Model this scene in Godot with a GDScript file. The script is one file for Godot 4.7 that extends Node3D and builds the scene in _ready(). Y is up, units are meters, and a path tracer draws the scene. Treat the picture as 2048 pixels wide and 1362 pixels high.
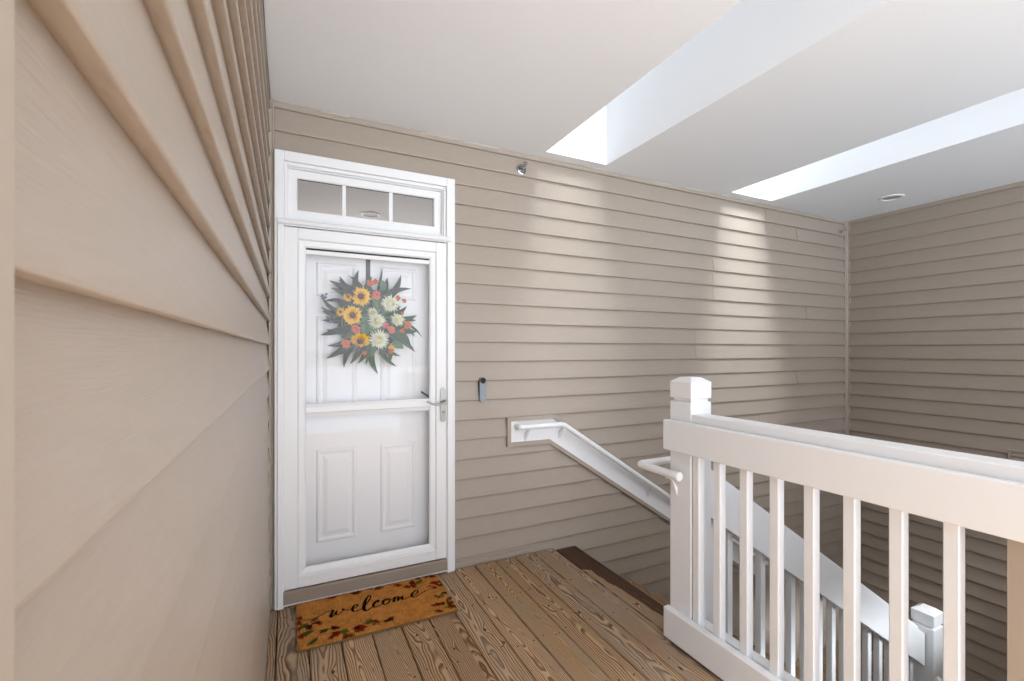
extends Node3D
# x runs along the door wall, y is up from the deck boards, -z runs towards the door wall. The camera stands 1.4 m above the deck.

const WALL := -2.824      # sheathing plane behind the siding of the door wall
const SIDE := -0.111      # sheathing plane of the wall beside the camera
const FAR := 5.298        # sheathing plane of the stairwell's end wall
const CEIL := 2.756
const YAW := 25.91
const EYE := 1.4
const COURSE := 0.127

var used := {}
var M := {}
var rng := RandomNumberGenerator.new()

# ------------------------------------------------------------------ helpers
func numbered(called: String) -> String:
	var k: int = used.get(called, 0)
	used[called] = k + 1
	return called if k == 0 else "%s_%03d" % [called, k]

func thing(called: String, label: String, category: String, at := Vector3.ZERO, group := "") -> Node3D:
	var o := Node3D.new()
	o.name = numbered(called)
	add_child(o)
	o.position = at
	o.set_meta("label", label)
	o.set_meta("category", category)
	if group != "":
		o.set_meta("group", group)
	return o

func part(called: String, st: SurfaceTool, m: Material, parent: Node3D) -> MeshInstance3D:
	var o := MeshInstance3D.new()
	o.name = called
	o.mesh = st.commit()
	o.material_override = m
	parent.add_child(o, true)
	if parent.get_parent() == self:
		o.position = -parent.position
	return o

func S() -> SurfaceTool:
	var st := SurfaceTool.new()
	st.begin(Mesh.PRIMITIVE_TRIANGLES)
	return st

func tri(st: SurfaceTool, a: Vector3, b: Vector3, c: Vector3, h: Vector3, ua := Vector2.ZERO, ub := Vector2.ZERO, uc := Vector2.ZERO) -> void:
	var n := (c - a).cross(b - a)
	if n.length_squared() < 1e-18:
		return
	n = n.normalized()
	if n.dot(h) < 0.0:
		var t := b
		b = c
		c = t
		var v := ub
		ub = uc
		uc = v
		n = -n
	st.set_normal(n)
	st.set_uv(ua)
	st.add_vertex(a)
	st.set_normal(n)
	st.set_uv(ub)
	st.add_vertex(b)
	st.set_normal(n)
	st.set_uv(uc)
	st.add_vertex(c)

func quad(st: SurfaceTool, a: Vector3, b: Vector3, c: Vector3, d: Vector3, h: Vector3, ua := Vector2.ZERO, ub := Vector2.ZERO, uc := Vector2.ZERO, ud := Vector2.ZERO) -> void:
	tri(st, a, b, c, h, ua, ub, uc)
	tri(st, a, c, d, h, ua, uc, ud)

# four corners with their own normals
func squad(st: SurfaceTool, p: Array, n: Array, u: Array) -> void:
	var f: Vector3 = (p[2] - p[0]).cross(p[1] - p[0])
	var order := [0, 1, 2, 0, 2, 3]
	if f.dot(n[0] + n[2]) < 0.0:
		order = [0, 2, 1, 0, 3, 2]
	for k in order:
		st.set_normal(n[k])
		st.set_uv(u[k])
		st.add_vertex(p[k])

# a box with chamfered edges; along: its long axis, for the wood grain (uv = metres across, metres along)
func box(st: SurfaceTool, lo: Vector3, hi: Vector3, bev := 0.003, along := 1, off := Vector2.ZERO) -> void:
	var c := (lo + hi) * 0.5
	var s := (hi - lo) * 0.5
	bev = minf(bev, minf(s.x, minf(s.y, s.z)) * 0.9)
	var uvs := func(p: Vector3) -> Vector2:
		var q := p - lo
		var across := 0.0
		for k in 3:
			if k != along:
				across += q[k]
		return Vector2(across, q[along]) + off
	for ax in 3:
		var b := (ax + 1) % 3
		var d := (ax + 2) % 3
		for sg in [-1.0, 1.0]:
			var h := Vector3.ZERO
			h[ax] = sg
			var q: Array[Vector3] = []
			for e in [[-1, -1], [1, -1], [1, 1], [-1, 1]]:
				var v := c
				v[ax] += sg * s[ax]
				v[b] += e[0] * (s[b] - bev)
				v[d] += e[1] * (s[d] - bev)
				q.append(v)
			quad(st, q[0], q[1], q[2], q[3], h, uvs.call(q[0]), uvs.call(q[1]), uvs.call(q[2]), uvs.call(q[3]))
		if bev <= 0.0:
			continue
		for sb in [-1.0, 1.0]:
			for sd in [-1.0, 1.0]:
				var h2 := Vector3.ZERO
				h2[b] = sb
				h2[d] = sd
				var q2: Array[Vector3] = []
				for e in [[-1, 0], [1, 0], [1, 1], [-1, 1]]:
					var v2 := c
					v2[ax] += e[0] * (s[ax] - bev)
					v2[b] += sb * (s[b] - (bev if e[1] == 1 else 0.0))
					v2[d] += sd * (s[d] - (0.0 if e[1] == 1 else bev))
					q2.append(v2)
				quad(st, q2[0], q2[1], q2[2], q2[3], h2, uvs.call(q2[0]), uvs.call(q2[1]), uvs.call(q2[2]), uvs.call(q2[3]))
	if bev > 0.0:
		for sx in [-1.0, 1.0]:
			for sy in [-1.0, 1.0]:
				for sz in [-1.0, 1.0]:
					var g := Vector3(sx, sy, sz)
					var k := c + g * s
					tri(st, k - Vector3(0, sy * bev, sz * bev), k - Vector3(sx * bev, 0, sz * bev), k - Vector3(sx * bev, sy * bev, 0), g)

func prism(st: SurfaceTool, pts: PackedVector2Array, o: Vector3, ux: Vector3, uy: Vector3, depth: Vector3) -> void:
	var idx := Geometry2D.triangulate_polygon(pts)
	var at := func(p: Vector2) -> Vector3: return o + ux * p.x + uy * p.y
	for k in range(0, idx.size(), 3):
		var a: Vector3 = at.call(pts[idx[k]])
		var b: Vector3 = at.call(pts[idx[k + 1]])
		var c: Vector3 = at.call(pts[idx[k + 2]])
		tri(st, a, b, c, -depth, pts[idx[k]], pts[idx[k + 1]], pts[idx[k + 2]])
		tri(st, a + depth, b + depth, c + depth, depth, pts[idx[k]], pts[idx[k + 1]], pts[idx[k + 2]])
	var cw := Geometry2D.is_polygon_clockwise(pts)
	for k in pts.size():
		var p := pts[k]
		var q := pts[(k + 1) % pts.size()]
		var e := q - p
		var n2 := Vector2(-e.y, e.x) if cw else Vector2(e.y, -e.x)
		var a2: Vector3 = at.call(p)
		var b2: Vector3 = at.call(q)
		quad(st, a2, b2, b2 + depth, a2 + depth, ux * n2.x + uy * n2.y, p, q, q, p)

func fillet(pts: Array, r: float, n := 6) -> Array:
	var out := [pts[0]]
	for k in range(1, pts.size() - 1):
		var p: Vector3 = pts[k]
		var a: Vector3 = (pts[k - 1] - p)
		var b: Vector3 = (pts[k + 1] - p)
		var l := minf(r, minf(a.length(), b.length()) * 0.49)
		var pa := p + a.normalized() * l
		var pb := p + b.normalized() * l
		for i in n + 1:
			var t := float(i) / n
			out.append(pa.lerp(p, t).lerp(p.lerp(pb, t), t))
	out.append(pts[-1])
	return out

func tube(st: SurfaceTool, pts: Array, r: float, seg := 14, r_end := -1.0) -> void:
	var rows := []
	var side := Vector3.ZERO
	for k in pts.size():
		var t: Vector3
		if k == 0:
			t = pts[1] - pts[0]
		elif k == pts.size() - 1:
			t = pts[k] - pts[k - 1]
		else:
			t = (pts[k] - pts[k - 1]).normalized() + (pts[k + 1] - pts[k]).normalized()
		t = t.normalized()
		if side == Vector3.ZERO:
			side = t.cross(Vector3.UP if absf(t.y) < 0.9 else Vector3.RIGHT)
		side = (side - t * side.dot(t)).normalized()
		var up := side.cross(t)
		var row := []
		var rr := r if r_end < 0.0 else lerpf(r, r_end, float(k) / (pts.size() - 1))
		for i in seg + 1:
			var an := TAU * i / seg
			var n := side * cos(an) + up * sin(an)
			row.append([pts[k] + n * rr, n])
		rows.append(row)
	for k in rows.size() - 1:
		for i in seg:
			var a: Array = rows[k][i]
			var b: Array = rows[k][i + 1]
			var c: Array = rows[k + 1][i + 1]
			var d: Array = rows[k + 1][i]
			squad(st, [a[0], b[0], c[0], d[0]], [a[1], b[1], c[1], d[1]], [Vector2.ZERO, Vector2.ZERO, Vector2.ZERO, Vector2.ZERO])
	for e in [0, rows.size() - 1]:
		var h: Vector3 = pts[0] - pts[1] if e == 0 else pts[-1] - pts[-2]
		for i in seg:
			tri(st, pts[e], rows[e][i][0], rows[e][i + 1][0], h)

func lathe(st: SurfaceTool, prof: Array, o: Vector3, axis: Vector3, seg := 24) -> void:
	axis = axis.normalized()
	var u := axis.cross(Vector3.UP if absf(axis.y) < 0.9 else Vector3.RIGHT).normalized()
	var w := axis.cross(u)
	for k in prof.size() - 1:
		var p: Vector2 = prof[k]
		var q: Vector2 = prof[k + 1]
		var e := q - p
		var nn := Vector2(e.y, -e.x).normalized()
		for i in seg:
			var a0 := TAU * i / seg
			var a1 := TAU * (i + 1) / seg
			var d0 := u * cos(a0) + w * sin(a0)
			var d1 := u * cos(a1) + w * sin(a1)
			var n0 := d0 * nn.x + axis * nn.y
			var n1 := d1 * nn.x + axis * nn.y
			squad(st, [o + d0 * p.x + axis * p.y, o + d1 * p.x + axis * p.y, o + d1 * q.x + axis * q.y, o + d0 * q.x + axis * q.y], [n0, n1, n1, n0], [Vector2.ZERO, Vector2.ZERO, Vector2.ZERO, Vector2.ZERO])

# nested rectangles in the plane z: prof is a list of (inset, height); the last one is filled
func mould(st: SurfaceTool, x0: float, y0: float, x1: float, y1: float, z: float, prof: Array, fill := true) -> void:
	var loops := []
	for p in prof:
		var i: float = p[0]
		loops.append([Vector3(x0 + i, y0 + i, z + p[1]), Vector3(x1 - i, y0 + i, z + p[1]), Vector3(x1 - i, y1 - i, z + p[1]), Vector3(x0 + i, y1 - i, z + p[1])])
	for k in loops.size() - 1:
		for j in 4:
			var a: Vector3 = loops[k][j]
			var b: Vector3 = loops[k][(j + 1) % 4]
			var c: Vector3 = loops[k + 1][(j + 1) % 4]
			var d: Vector3 = loops[k + 1][j]
			var n := (c - a).cross(b - a)
			if absf(n.normalized().z) < 0.02:
				var inward: Vector3 = (loops[k][(j + 2) % 4] - a)
				inward -= (b - a).normalized() * inward.dot((b - a).normalized())
				quad(st, a, b, c, d, inward if prof[k + 1][1] < prof[k][1] else -inward)
			else:
				quad(st, a, b, c, d, Vector3(0, 0, 1))
	if fill:
		var l: Array = loops[-1]
		quad(st, l[0], l[1], l[2], l[3], Vector3(0, 0, 1))

# a frame of flat bars round an opening: outer and inner rectangle, from z0 (back) to z1 (front)
func frame(st: SurfaceTool, ox0: float, oy0: float, ox1: float, oy1: float, ix0: float, iy0: float, ix1: float, iy1: float, z0: float, z1: float, bev := 0.002) -> void:
	if iy0 > oy0 + 0.0005:
		box(st, Vector3(ix0, oy0, z0), Vector3(ix1, iy0, z1), bev)
	if iy1 < oy1 - 0.0005:
		box(st, Vector3(ix0, iy1, z0), Vector3(ix1, oy1, z1), bev)
	box(st, Vector3(ox0, oy0, z0), Vector3(ix0, oy1, z1), bev)
	box(st, Vector3(ix1, oy0, z0), Vector3(ox1, oy1, z1), bev)

func lin(r: float, g: float, b: float) -> Color:
	return Color(r, g, b).linear_to_srgb()

func mat(c: Color, rough := 0.6, metal := 0.0) -> StandardMaterial3D:
	var m := StandardMaterial3D.new()
	m.albedo_color = c
	m.roughness = rough
	m.metallic = metal
	return m

func noise(seed_: int, freq := 1.0, oct := 3) -> FastNoiseLite:
	var n := FastNoiseLite.new()
	n.seed = seed_
	n.frequency = freq
	n.noise_type = FastNoiseLite.TYPE_SIMPLEX_SMOOTH
	n.fractal_octaves = oct
	return n

# relief of fine streaks along u that repeats without a seam
func grain_normal(w: int, h: int, fu: float, fv: float, seed_: int, bump: float) -> ImageTexture:
	var n := noise(seed_, 1.0, 3)
	var im := Image.create(w, h, false, Image.FORMAT_RGB8)
	for y in h:
		var av := TAU * y / h
		for x in w:
			var au := TAU * x / w
			var v := n.get_noise_3d(cos(au) * fu, sin(au) * fu + cos(av) * fv, sin(av) * fv)
			v = clampf(0.5 + 0.5 * v, 0.0, 1.0)
			im.set_pixel(x, y, Color(v, v, v))
	im.bump_map_to_normal_map(bump)
	return ImageTexture.create_from_image(im)

func blotch(w: int, h: int, seed_: int, fu: float, fv: float, a: float, b: float) -> ImageTexture:
	var n := noise(seed_, 1.0, 4)
	var im := Image.create(w, h, false, Image.FORMAT_RGB8)
	for y in h:
		var av := TAU * y / h
		for x in w:
			var au := TAU * x / w
			var v := n.get_noise_3d(cos(au) * fu, sin(au) * fu + cos(av) * fv, sin(av) * fv)
			v = lerpf(a, b, clampf(0.5 + 0.9 * v, 0.0, 1.0))
			im.set_pixel(x, y, Color(v, v, v))
	return ImageTexture.create_from_image(im)

# flat sawn pine: rings of a log cut near its heart, with knots; width 0.14 m, length 2.8 m
func wood_tex(seed_: int, light: Color, dark: Color, grey: Color, greyness: float) -> ImageTexture:
	var w := 112
	var h := 1500
	var r := RandomNumberGenerator.new()
	r.seed = seed_
	var n := noise(seed_, 1.0, 2)
	var f := noise(seed_ + 50, 1.0, 2)
	var knots := []
	for k in r.randi_range(2, 5):
		knots.append([r.randf_range(0.015, 0.125), r.randf_range(0.05, 2.75), r.randf_range(0.006, 0.013)])
	var x0 := r.randf_range(0.02, 0.12)
	var base := r.randf_range(0.012, 0.05)
	var space := r.randf_range(0.0065, 0.011)
	var data := PackedByteArray()
	data.resize(w * h * 3)
	for y in h:
		var z := 2.8 * y / h
		var d0 := base + 0.034 * n.get_noise_2d(z * 1.1, 3.0) + 0.008 * n.get_noise_2d(z * 5.0, 9.0)
		var xx := x0 + 0.035 * n.get_noise_2d(z * 0.7, 20.0)
		var near := []
		for k in knots:
			if absf(z - k[1]) < 0.3:
				near.append(k)
		for i in w:
			var x := 0.14 * i / w
			var rr := sqrt((x - xx) * (x - xx) + d0 * d0) + 0.0035 * n.get_noise_2d(x * 22.0, z * 3.5)
			var core := 0.0
			for k in near:
				var ddx: float = x - k[0]
				var ddz: float = (z - k[1]) * 0.42
				var q := sqrt(ddx * ddx + ddz * ddz)
				rr += k[2] * 2.6 * exp(-q / (k[2] * 1.5))
				core = maxf(core, 1.0 - smoothstep(k[2] * 0.35, k[2] * 0.6, q))
			var t := fposmod(rr / space, 1.0)
			var late := smoothstep(0.25, 0.86, t) * (1.0 - smoothstep(0.9, 1.0, t))
			var fib := f.get_noise_2d(x * 700.0, z * 7.0)
			var wea := clampf(0.5 + 1.3 * f.get_noise_2d(x * 9.0 + 40.0, z * 1.6), 0.0, 1.0) * greyness
			var c := light.lerp(dark, late * (0.92 + 0.25 * fib))
			c = c.lerp(grey, wea * 0.7)
			c = c.lerp(Color(dark.r * 0.55, dark.g * 0.5, dark.b * 0.5), core * 0.85)
			var g := 1.0 + 0.10 * fib
			var at := (y * w + i) * 3
			data[at] = clampi(int(c.r * g * 255.0), 0, 255)
			data[at + 1] = clampi(int(c.g * g * 255.0), 0, 255)
			data[at + 2] = clampi(int(c.b * g * 255.0), 0, 255)
	return ImageTexture.create_from_image(Image.create_from_data(w, h, false, Image.FORMAT_RGB8, data))

func wood_mat(t: ImageTexture, rough := 0.78) -> StandardMaterial3D:
	var m := mat(lin(1, 1, 1), rough)
	m.albedo_texture = t
	m.uv1_scale = Vector3(1.0 / 0.14, 1.0 / 2.8, 1)
	m.metallic_specular = 0.3
	return m

# ------------------------------------------------------------------ siding
const PROFILE := [[0.0040, 0.0009], [0.0010, 0.0060], [0.0, 0.0165], [0.0016, 0.0188], [0.0046, 0.0196], [0.012, 0.0190], [0.03, 0.0160], [0.062, 0.0105], [0.098, 0.0050], [0.126, 0.0014], [0.136, 0.0006]]
var wave := noise(77, 1.0, 2)

# one siding board: p its lower left corner on the sheathing, dir along it, out away from the wall
func siding(parent: Node3D, p: Vector3, dir: Vector3, out: Vector3, length: float, proud := 0.0, seg := 6, cut := 99.0) -> void:
	var st := S()
	var rows := []
	var ph := rng.randf() * 100.0
	for i in seg + 1:
		var l := length * i / seg
		var row := []
		var wy := 0.0008 * wave.get_noise_2d(l * 1.3, ph)
		for k in PROFILE.size():
			var o: float = PROFILE[k][1] + proud
			if k > 1 and k < 9:
				o += 0.0011 * wave.get_noise_2d(l * 1.7 + ph, k * 0.35)
			var yy := minf(PROFILE[k][0] + wy, cut)
			row.append(p + dir * l + Vector3.UP * yy + out * o)
		rows.append(row)
	var nor := []
	for i in seg + 1:
		var nr := []
		for k in PROFILE.size():
			var a: Vector3 = rows[i][maxi(k - 1, 0)]
			var b: Vector3 = rows[i][mini(k + 1, PROFILE.size() - 1)]
			if k == 1 or k == 0:
				b = rows[i][1]
				a = rows[i][0]
			var t := b - a
			var n := dir.cross(t).normalized()
			if k <= 1:
				n = (Vector3.DOWN * 0.97 - out * 0.2).normalized()
			elif n.dot(out) < 0.0:
				n = -n
			nr.append(n)
		nor.append(nr)
	for i in seg:
		for k in PROFILE.size() - 1:
			var u0: float = (length * i / seg + ph) / 0.8
			var u1: float = (length * (i + 1) / seg + ph) / 0.8
			var v0: float = PROFILE[k][0] / 0.135
			var v1: float = PROFILE[k + 1][0] / 0.135
			squad(st, [rows[i][k], rows[i + 1][k], rows[i + 1][k + 1], rows[i][k + 1]], [nor[i][k], nor[i + 1][k], nor[i + 1][k + 1], nor[i][k + 1]], [Vector2(u0, v0), Vector2(u1, v0), Vector2(u1, v1), Vector2(u0, v1)])
	# closed ends
	for e in [0, seg]:
		var h := -dir if e == 0 else dir
		for k in range(1, PROFILE.size() - 1):
			tri(st, rows[e][0], rows[e][k], rows[e][k + 1], h)
	part("siding_board", st, M.siding, parent)

# a course split in boards that lap each other, joints at the distances given
func course(parent: Node3D, p: Vector3, dir: Vector3, out: Vector3, length: float, joints: Array, per := 1.6, cut := 99.0) -> void:
	var a := 0.0
	var all: Array = joints.duplicate()
	all.append(length)
	var k := 0
	for j in all:
		if j <= a + 0.05 or j > length + 0.001:
			continue
		var b: float = j
		var lap := 0.025 if b < length - 0.01 else 0.0
		siding(parent, p + dir * a, dir, out, b + lap - a, 0.0021 if k % 2 == 0 else 0.0, maxi(2, int((b - a) / per * 6.0)), cut)
		a = b
		k += 1

# ------------------------------------------------------------------ scene
func _ready() -> void:
	rng.seed = 11
	camera_and_light()
	materials()
	ground()
	walls()
	ceiling()
	deck()
	stairs()
	guard_rail()
	stair_rail()
	knee_wall()
	door_frame()
	front_door()
	storm_door()
	wall_handrail()
	post_handrail()
	doormat()
	doorbell()
	sprinklers()
	downlights()
	vent()
	wreath()

func camera_and_light() -> void:
	var cam := Camera3D.new()
	cam.name = "camera"
	add_child(cam)
	cam.position = Vector3(0, EYE, 0)
	cam.rotation_degrees = Vector3(0, -YAW, 0)
	var near := 0.03
	cam.set_frustum(2.0 * near * 681.0 / 918.0, Vector2(0, near * 20.0 / 918.0), near, 400.0)
	cam.current = true
	var at := CameraAttributesPhysical.new()
	at.frustum_focal_length = 16.0
	at.frustum_focus_distance = 2.6
	at.frustum_near = near
	at.frustum_far = 400.0
	at.exposure_aperture = 11.0
	cam.attributes = at
	var sky_mat := ProceduralSkyMaterial.new()
	sky_mat.sky_top_color = Color(0.82, 0.855, 0.915)
	sky_mat.sky_horizon_color = Color(0.89, 0.93, 0.985)
	sky_mat.ground_bottom_color = Color(0.5, 0.5, 0.48)
	sky_mat.ground_horizon_color = Color(0.8, 0.82, 0.84)
	sky_mat.sky_energy_multiplier = 1.0
	sky_mat.sky_curve = 0.25
	var sky := Sky.new()
	sky.sky_material = sky_mat
	var env := Environment.new()
	env.background_mode = Environment.BG_SKY
	env.sky = sky
	env.background_energy_multiplier = 0.18
	env.tonemap_mode = Environment.TONE_MAPPER_LINEAR
	env.tonemap_exposure = 24.0
	env.sdfgi_enabled = true
	env.ssao_enabled = true
	env.ssil_enabled = true
	var we := WorldEnvironment.new()
	we.name = "environment"
	we.environment = env
	add_child(we)
	var sun := DirectionalLight3D.new()
	sun.name = "sun"
	sun.light_energy = 0.5
	sun.light_color = Color(0.94, 0.972, 1.0)
	sun.light_angular_distance = 24.0
	sun.shadow_enabled = true
	add_child(sun)
	sun.look_at_from_position(Vector3(0.0, 6.5, 6.3), Vector3.ZERO)

func materials() -> void:
	var gn := grain_normal(512, 256, 2.2, 16.0, 3, 2.2)
	var s := mat(lin(0.392, 0.328, 0.268), 0.40)
	s.normal_enabled = true
	s.normal_texture = gn
	s.normal_scale = 0.30
	s.albedo_texture = blotch(256, 128, 8, 1.6, 2.0, 0.975, 1.0)
	M.siding = s
	M.trim = mat(lin(0.392, 0.328, 0.268), 0.45)
	M.sheath = mat(lin(0.30, 0.26, 0.22), 0.9)
	var c := mat(lin(0.85, 0.86, 0.87), 0.9)
	c.normal_enabled = true
	c.normal_texture = grain_normal(256, 256, 9.0, 9.0, 6, 1.0)
	c.normal_scale = 0.25
	c.uv1_triplanar = true
	c.uv1_world_triplanar = true
	c.uv1_scale = Vector3(2, 2, 2)
	M.ceiling = c
	var p := mat(lin(0.80, 0.805, 0.815), 0.38)
	p.normal_enabled = true
	p.normal_texture = grain_normal(256, 256, 24.0, 2.0, 21, 1.6)
	p.normal_scale = 0.30
	p.uv1_triplanar = true
	p.uv1_world_triplanar = true
	p.uv1_scale = Vector3(5, 1.6, 5)
	M.post_paint = p
	var b := mat(lin(0.80, 0.805, 0.815), 0.40)
	b.normal_enabled = true
	b.normal_texture = grain_normal(256, 256, 5.0, 5.0, 22, 1.2)
	b.normal_scale = 0.10
	b.uv1_triplanar = true
	b.uv1_world_triplanar = true
	b.uv1_scale = Vector3(3, 3, 3)
	M.board_paint = b
	M.white = mat(lin(0.84, 0.84, 0.84), 0.32)
	M.door_white = mat(lin(0.82, 0.82, 0.825), 0.42)
	M.tube_white = mat(lin(0.84, 0.84, 0.85), 0.30)
	M.gasket = mat(lin(0.03, 0.03, 0.03), 0.7)
	M.dark = mat(lin(0.02, 0.02, 0.02), 0.5)
	M.taupe = mat(lin(0.30, 0.245, 0.19), 0.5, 0.2)
	M.chrome = mat(lin(0.42, 0.42, 0.41), 0.2, 1.0)
	M.nickel = mat(lin(0.34, 0.335, 0.31), 0.30, 1.0)
	var g := mat(Color(1, 1, 1, 0.03), 0.0)
	g.transparency = BaseMaterial3D.TRANSPARENCY_ALPHA
	g.metallic_specular = 0.27
	M.glass = g
	# milky acrylic of the skylight domes
	var acs := []
	for cloudy in [0.72, 0.58]:
		var ac := mat(Color(lin(0.80, 0.81, 0.82), cloudy), 0.4)
		ac.transparency = BaseMaterial3D.TRANSPARENCY_ALPHA
		ac.backlight_enabled = true
		ac.backlight = Color(0.35, 0.35, 0.35)
		acs.append(ac)
	M.acrylic = acs
	var mi := mat(lin(0.48, 0.48, 0.48), 0.03, 1.0)
	M.coated_glass = mi
	var light := [Color8(196, 163, 128), Color8(190, 155, 118), Color8(183, 152, 121), Color8(202, 168, 132), Color8(188, 158, 126), Color8(181, 146, 110), Color8(194, 159, 119)]
	var dark := [Color8(105, 80, 58), Color8(100, 74, 52), Color8(105, 83, 64), Color8(113, 84, 59), Color8(94, 71, 52), Color8(101, 72, 49), Color8(108, 80, 54)]
	var woods := []
	for k in 7:
		woods.append(wood_mat(wood_tex(101 + k * 7, light[k], dark[k], Color8(152, 137, 122), [0.5, 0.3, 0.8, 0.25, 0.7, 0.4, 0.55][k])))
	M.woods = woods
	M.dark_wood = wood_mat(wood_tex(301, Color8(92, 66, 48), Color8(58, 40, 30), Color8(80, 64, 54), 0.3), 0.6)
	M.nail = mat(lin(0.06, 0.05, 0.045), 0.6, 0.6)

func ground() -> void:
	var st := S()
	box(st, Vector3(-120, -3.4, -120), Vector3(120, -3.06, 120), 0.0)
	var m := mat(lin(0.50, 0.525, 0.55), 0.95)
	var o := part("ground", st, m, self)
	o.position = Vector3.ZERO
	o.set_meta("kind", "structure")
	o.set_meta("label", "pale paved ground below the raised deck and stairs")

func walls() -> void:
	# the wall with the door
	var w := thing("door_wall", "tan lap-sided wall that holds the white front door and runs along the stairs", "wall", Vector3(2.6, -3.06, WALL))
	var st := S()
	box(st, Vector3(0.93, -3.06, WALL - 0.16), Vector3(FAR + 0.2, 3.0, WALL), 0.0)
	box(st, Vector3(SIDE - 0.2, 2.47, WALL - 0.16), Vector3(0.93, 3.0, WALL), 0.0)
	box(st, Vector3(SIDE - 0.2, -3.06, WALL - 0.16), Vector3(0.93, -0.16, WALL), 0.0)
	box(st, Vector3(SIDE - 0.2, -0.16, WALL - 0.16), Vector3(-0.055, 2.47, WALL), 0.0)
	part("wall_core", st, M.sheath, w)
	var k0 := -24
	for k in range(k0, 22):
		var y := 0.057 + COURSE * k
		var x0 := 0.9465
		var js := []
		if k >= 19:
			x0 = -0.070
		if k < 0:
			x0 = 0.2
		var base: float = [1.54, 3.05, 2.36, 4.1, 2.9][posmod(k / 2, 5)]
		js.append(base - x0)
		if posmod(k, 3) != 0:
			js.append(base + 1.55 - x0)
		if k == 14 or k == 15 or k == 16:
			js = [1.53 - x0, 3.3 - x0]
		if k >= 20:
			js = [2.35 - x0, 4.0 - x0]
		course(w, Vector3(x0, y, WALL), Vector3.RIGHT, Vector3(0, 0, 1), FAR - 0.014 - x0, js, 1.6, CEIL - 0.02 - y)
	# trims of the door wall
	st = S()
	box(st, Vector3(-0.071, CEIL - 0.033, WALL + 0.003), Vector3(FAR - 0.03, CEIL - 0.001, WALL + 0.021), 0.003)
	part("top_trim", st, M.trim, w)
	st = S()
	prism(st, PackedVector2Array([Vector2(0, 0), Vector2(0.026, 0), Vector2(0.026, 0.030), Vector2(0.019, 0.034), Vector2(0.013, 0.030), Vector2(0.008, 0.036), Vector2(0, 0.038)]), Vector3(-0.0975, 0.004, WALL), Vector3.RIGHT, Vector3(0, 0, 1), Vector3(0, CEIL - 0.008, 0))
	part("corner_trim", st, M.trim, w)
	st = S()
	prism(st, PackedVector2Array([Vector2(0, 0), Vector2(0, 0.016), Vector2(0.012, 0.019), Vector2(0.018, 0.030), Vector2(0.026, 0.034), Vector2(0.028, 0.048), Vector2(0.045, 0.048), Vector2(0.045, 0)]), Vector3(FAR - 0.046, -3.05, WALL), Vector3.RIGHT, Vector3(0, 0, 1), Vector3(0, CEIL + 3.04, 0))
	part("corner_trim", st, M.trim, w)
	st = S()
	box(st, Vector3(0.947, 0.003, WALL + 0.001), Vector3(1.52, 0.028, WALL + 0.019), 0.002)
	box(st, Vector3(0.947, 0.028, WALL + 0.001), Vector3(1.52, 0.056, WALL + 0.0125), 0.002)
	part("base_trim", st, M.trim, w)
	# uneven caulk squeezed out between the trim and the ceiling
	st = S()
	var x := -0.06
	while x < FAR - 0.2:
		var l := rng.randf_range(0.05, 0.28)
		if rng.randf() < 0.55:
			box(st, Vector3(x, CEIL - rng.randf_range(0.006, 0.010), WALL + 0.004), Vector3(x + l, CEIL - 0.0005, WALL + rng.randf_range(0.0225, 0.030)), 0.002)
		x += l + rng.randf_range(0.02, 0.15)
	var ck := part("caulk", st, mat(lin(0.55, 0.50, 0.44), 0.7), w)
	ck.set_meta("kind", "stuff")

	# the wall close beside the camera
	var s := thing("side_wall", "tan lap-sided wall meeting the door wall beside the hinge side of the door", "wall", Vector3(SIDE, 0, -1.5))
	st = S()
	box(st, Vector3(SIDE - 0.15, -3.06, WALL), Vector3(SIDE, 3.0, -0.14), 0.0)
	part("wall_core", st, M.sheath, s)
	for k in range(-12, 12):
		var y := 1.4295 + COURSE * k
		if y < -0.12:
			continue
		var p := Vector3(SIDE, y, -0.215)
		var len_ := -0.215 - (WALL + 0.036)
		var js2 := []
		course(s, p, Vector3(0, 0, -1), Vector3.RIGHT, len_, js2, 0.3, CEIL - 0.004 - y)
	st = S()
	prism(st, PackedVector2Array([Vector2(-0.10, 0), Vector2(-0.10, -0.02), Vector2(-0.012, -0.02), Vector2(0.020, -0.02), Vector2(0.024, -0.008), Vector2(0.024, 0.0), Vector2(0.024, 0.082), Vector2(0.022, 0.086), Vector2(0.012, 0.086), Vector2(0.012, 0.076), Vector2(0, 0.076), Vector2(0, 0)]), Vector3(SIDE, 0.003, -0.14), Vector3.RIGHT, Vector3(0, 0, -1), Vector3(0, CEIL - 0.006, 0))
	part("corner_post", st, M.trim, s)

	# the same building turns the corner behind the camera's left shoulder
	st = S()
	box(st, Vector3(-2.15, -3.06, -0.30), Vector3(SIDE - 0.15, 3.0, -0.14), 0.0)
	part("return_core", st, M.sheath, s)
	for k in range(-11, 11):
		var y := 1.4295 + COURSE * k
		siding(s, Vector3(-1.98, y, -0.14), Vector3.RIGHT, Vector3(0, 0, 1), 1.98 + SIDE - 0.07, 0.0, 6, CEIL - 0.004 - y)

	# the breezeway ends at another wall
	var bw := thing("breezeway_end_wall", "tan lap-sided wall across the end of the breezeway behind the camera", "wall", Vector3(-2.0, -3.06, 1.2))
	st = S()
	box(st, Vector3(-2.15, -3.06, -0.14), Vector3(-2.0, 3.0, 2.8), 0.0)
	part("wall_core", st, M.sheath, bw)
	for k in 22:
		siding(bw, Vector3(-2.0, 0.01 + COURSE * k, -0.12), Vector3(0, 0, 1), Vector3.RIGHT, 2.9, 0.0, 6, CEIL - 0.014 - COURSE * k)

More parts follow.
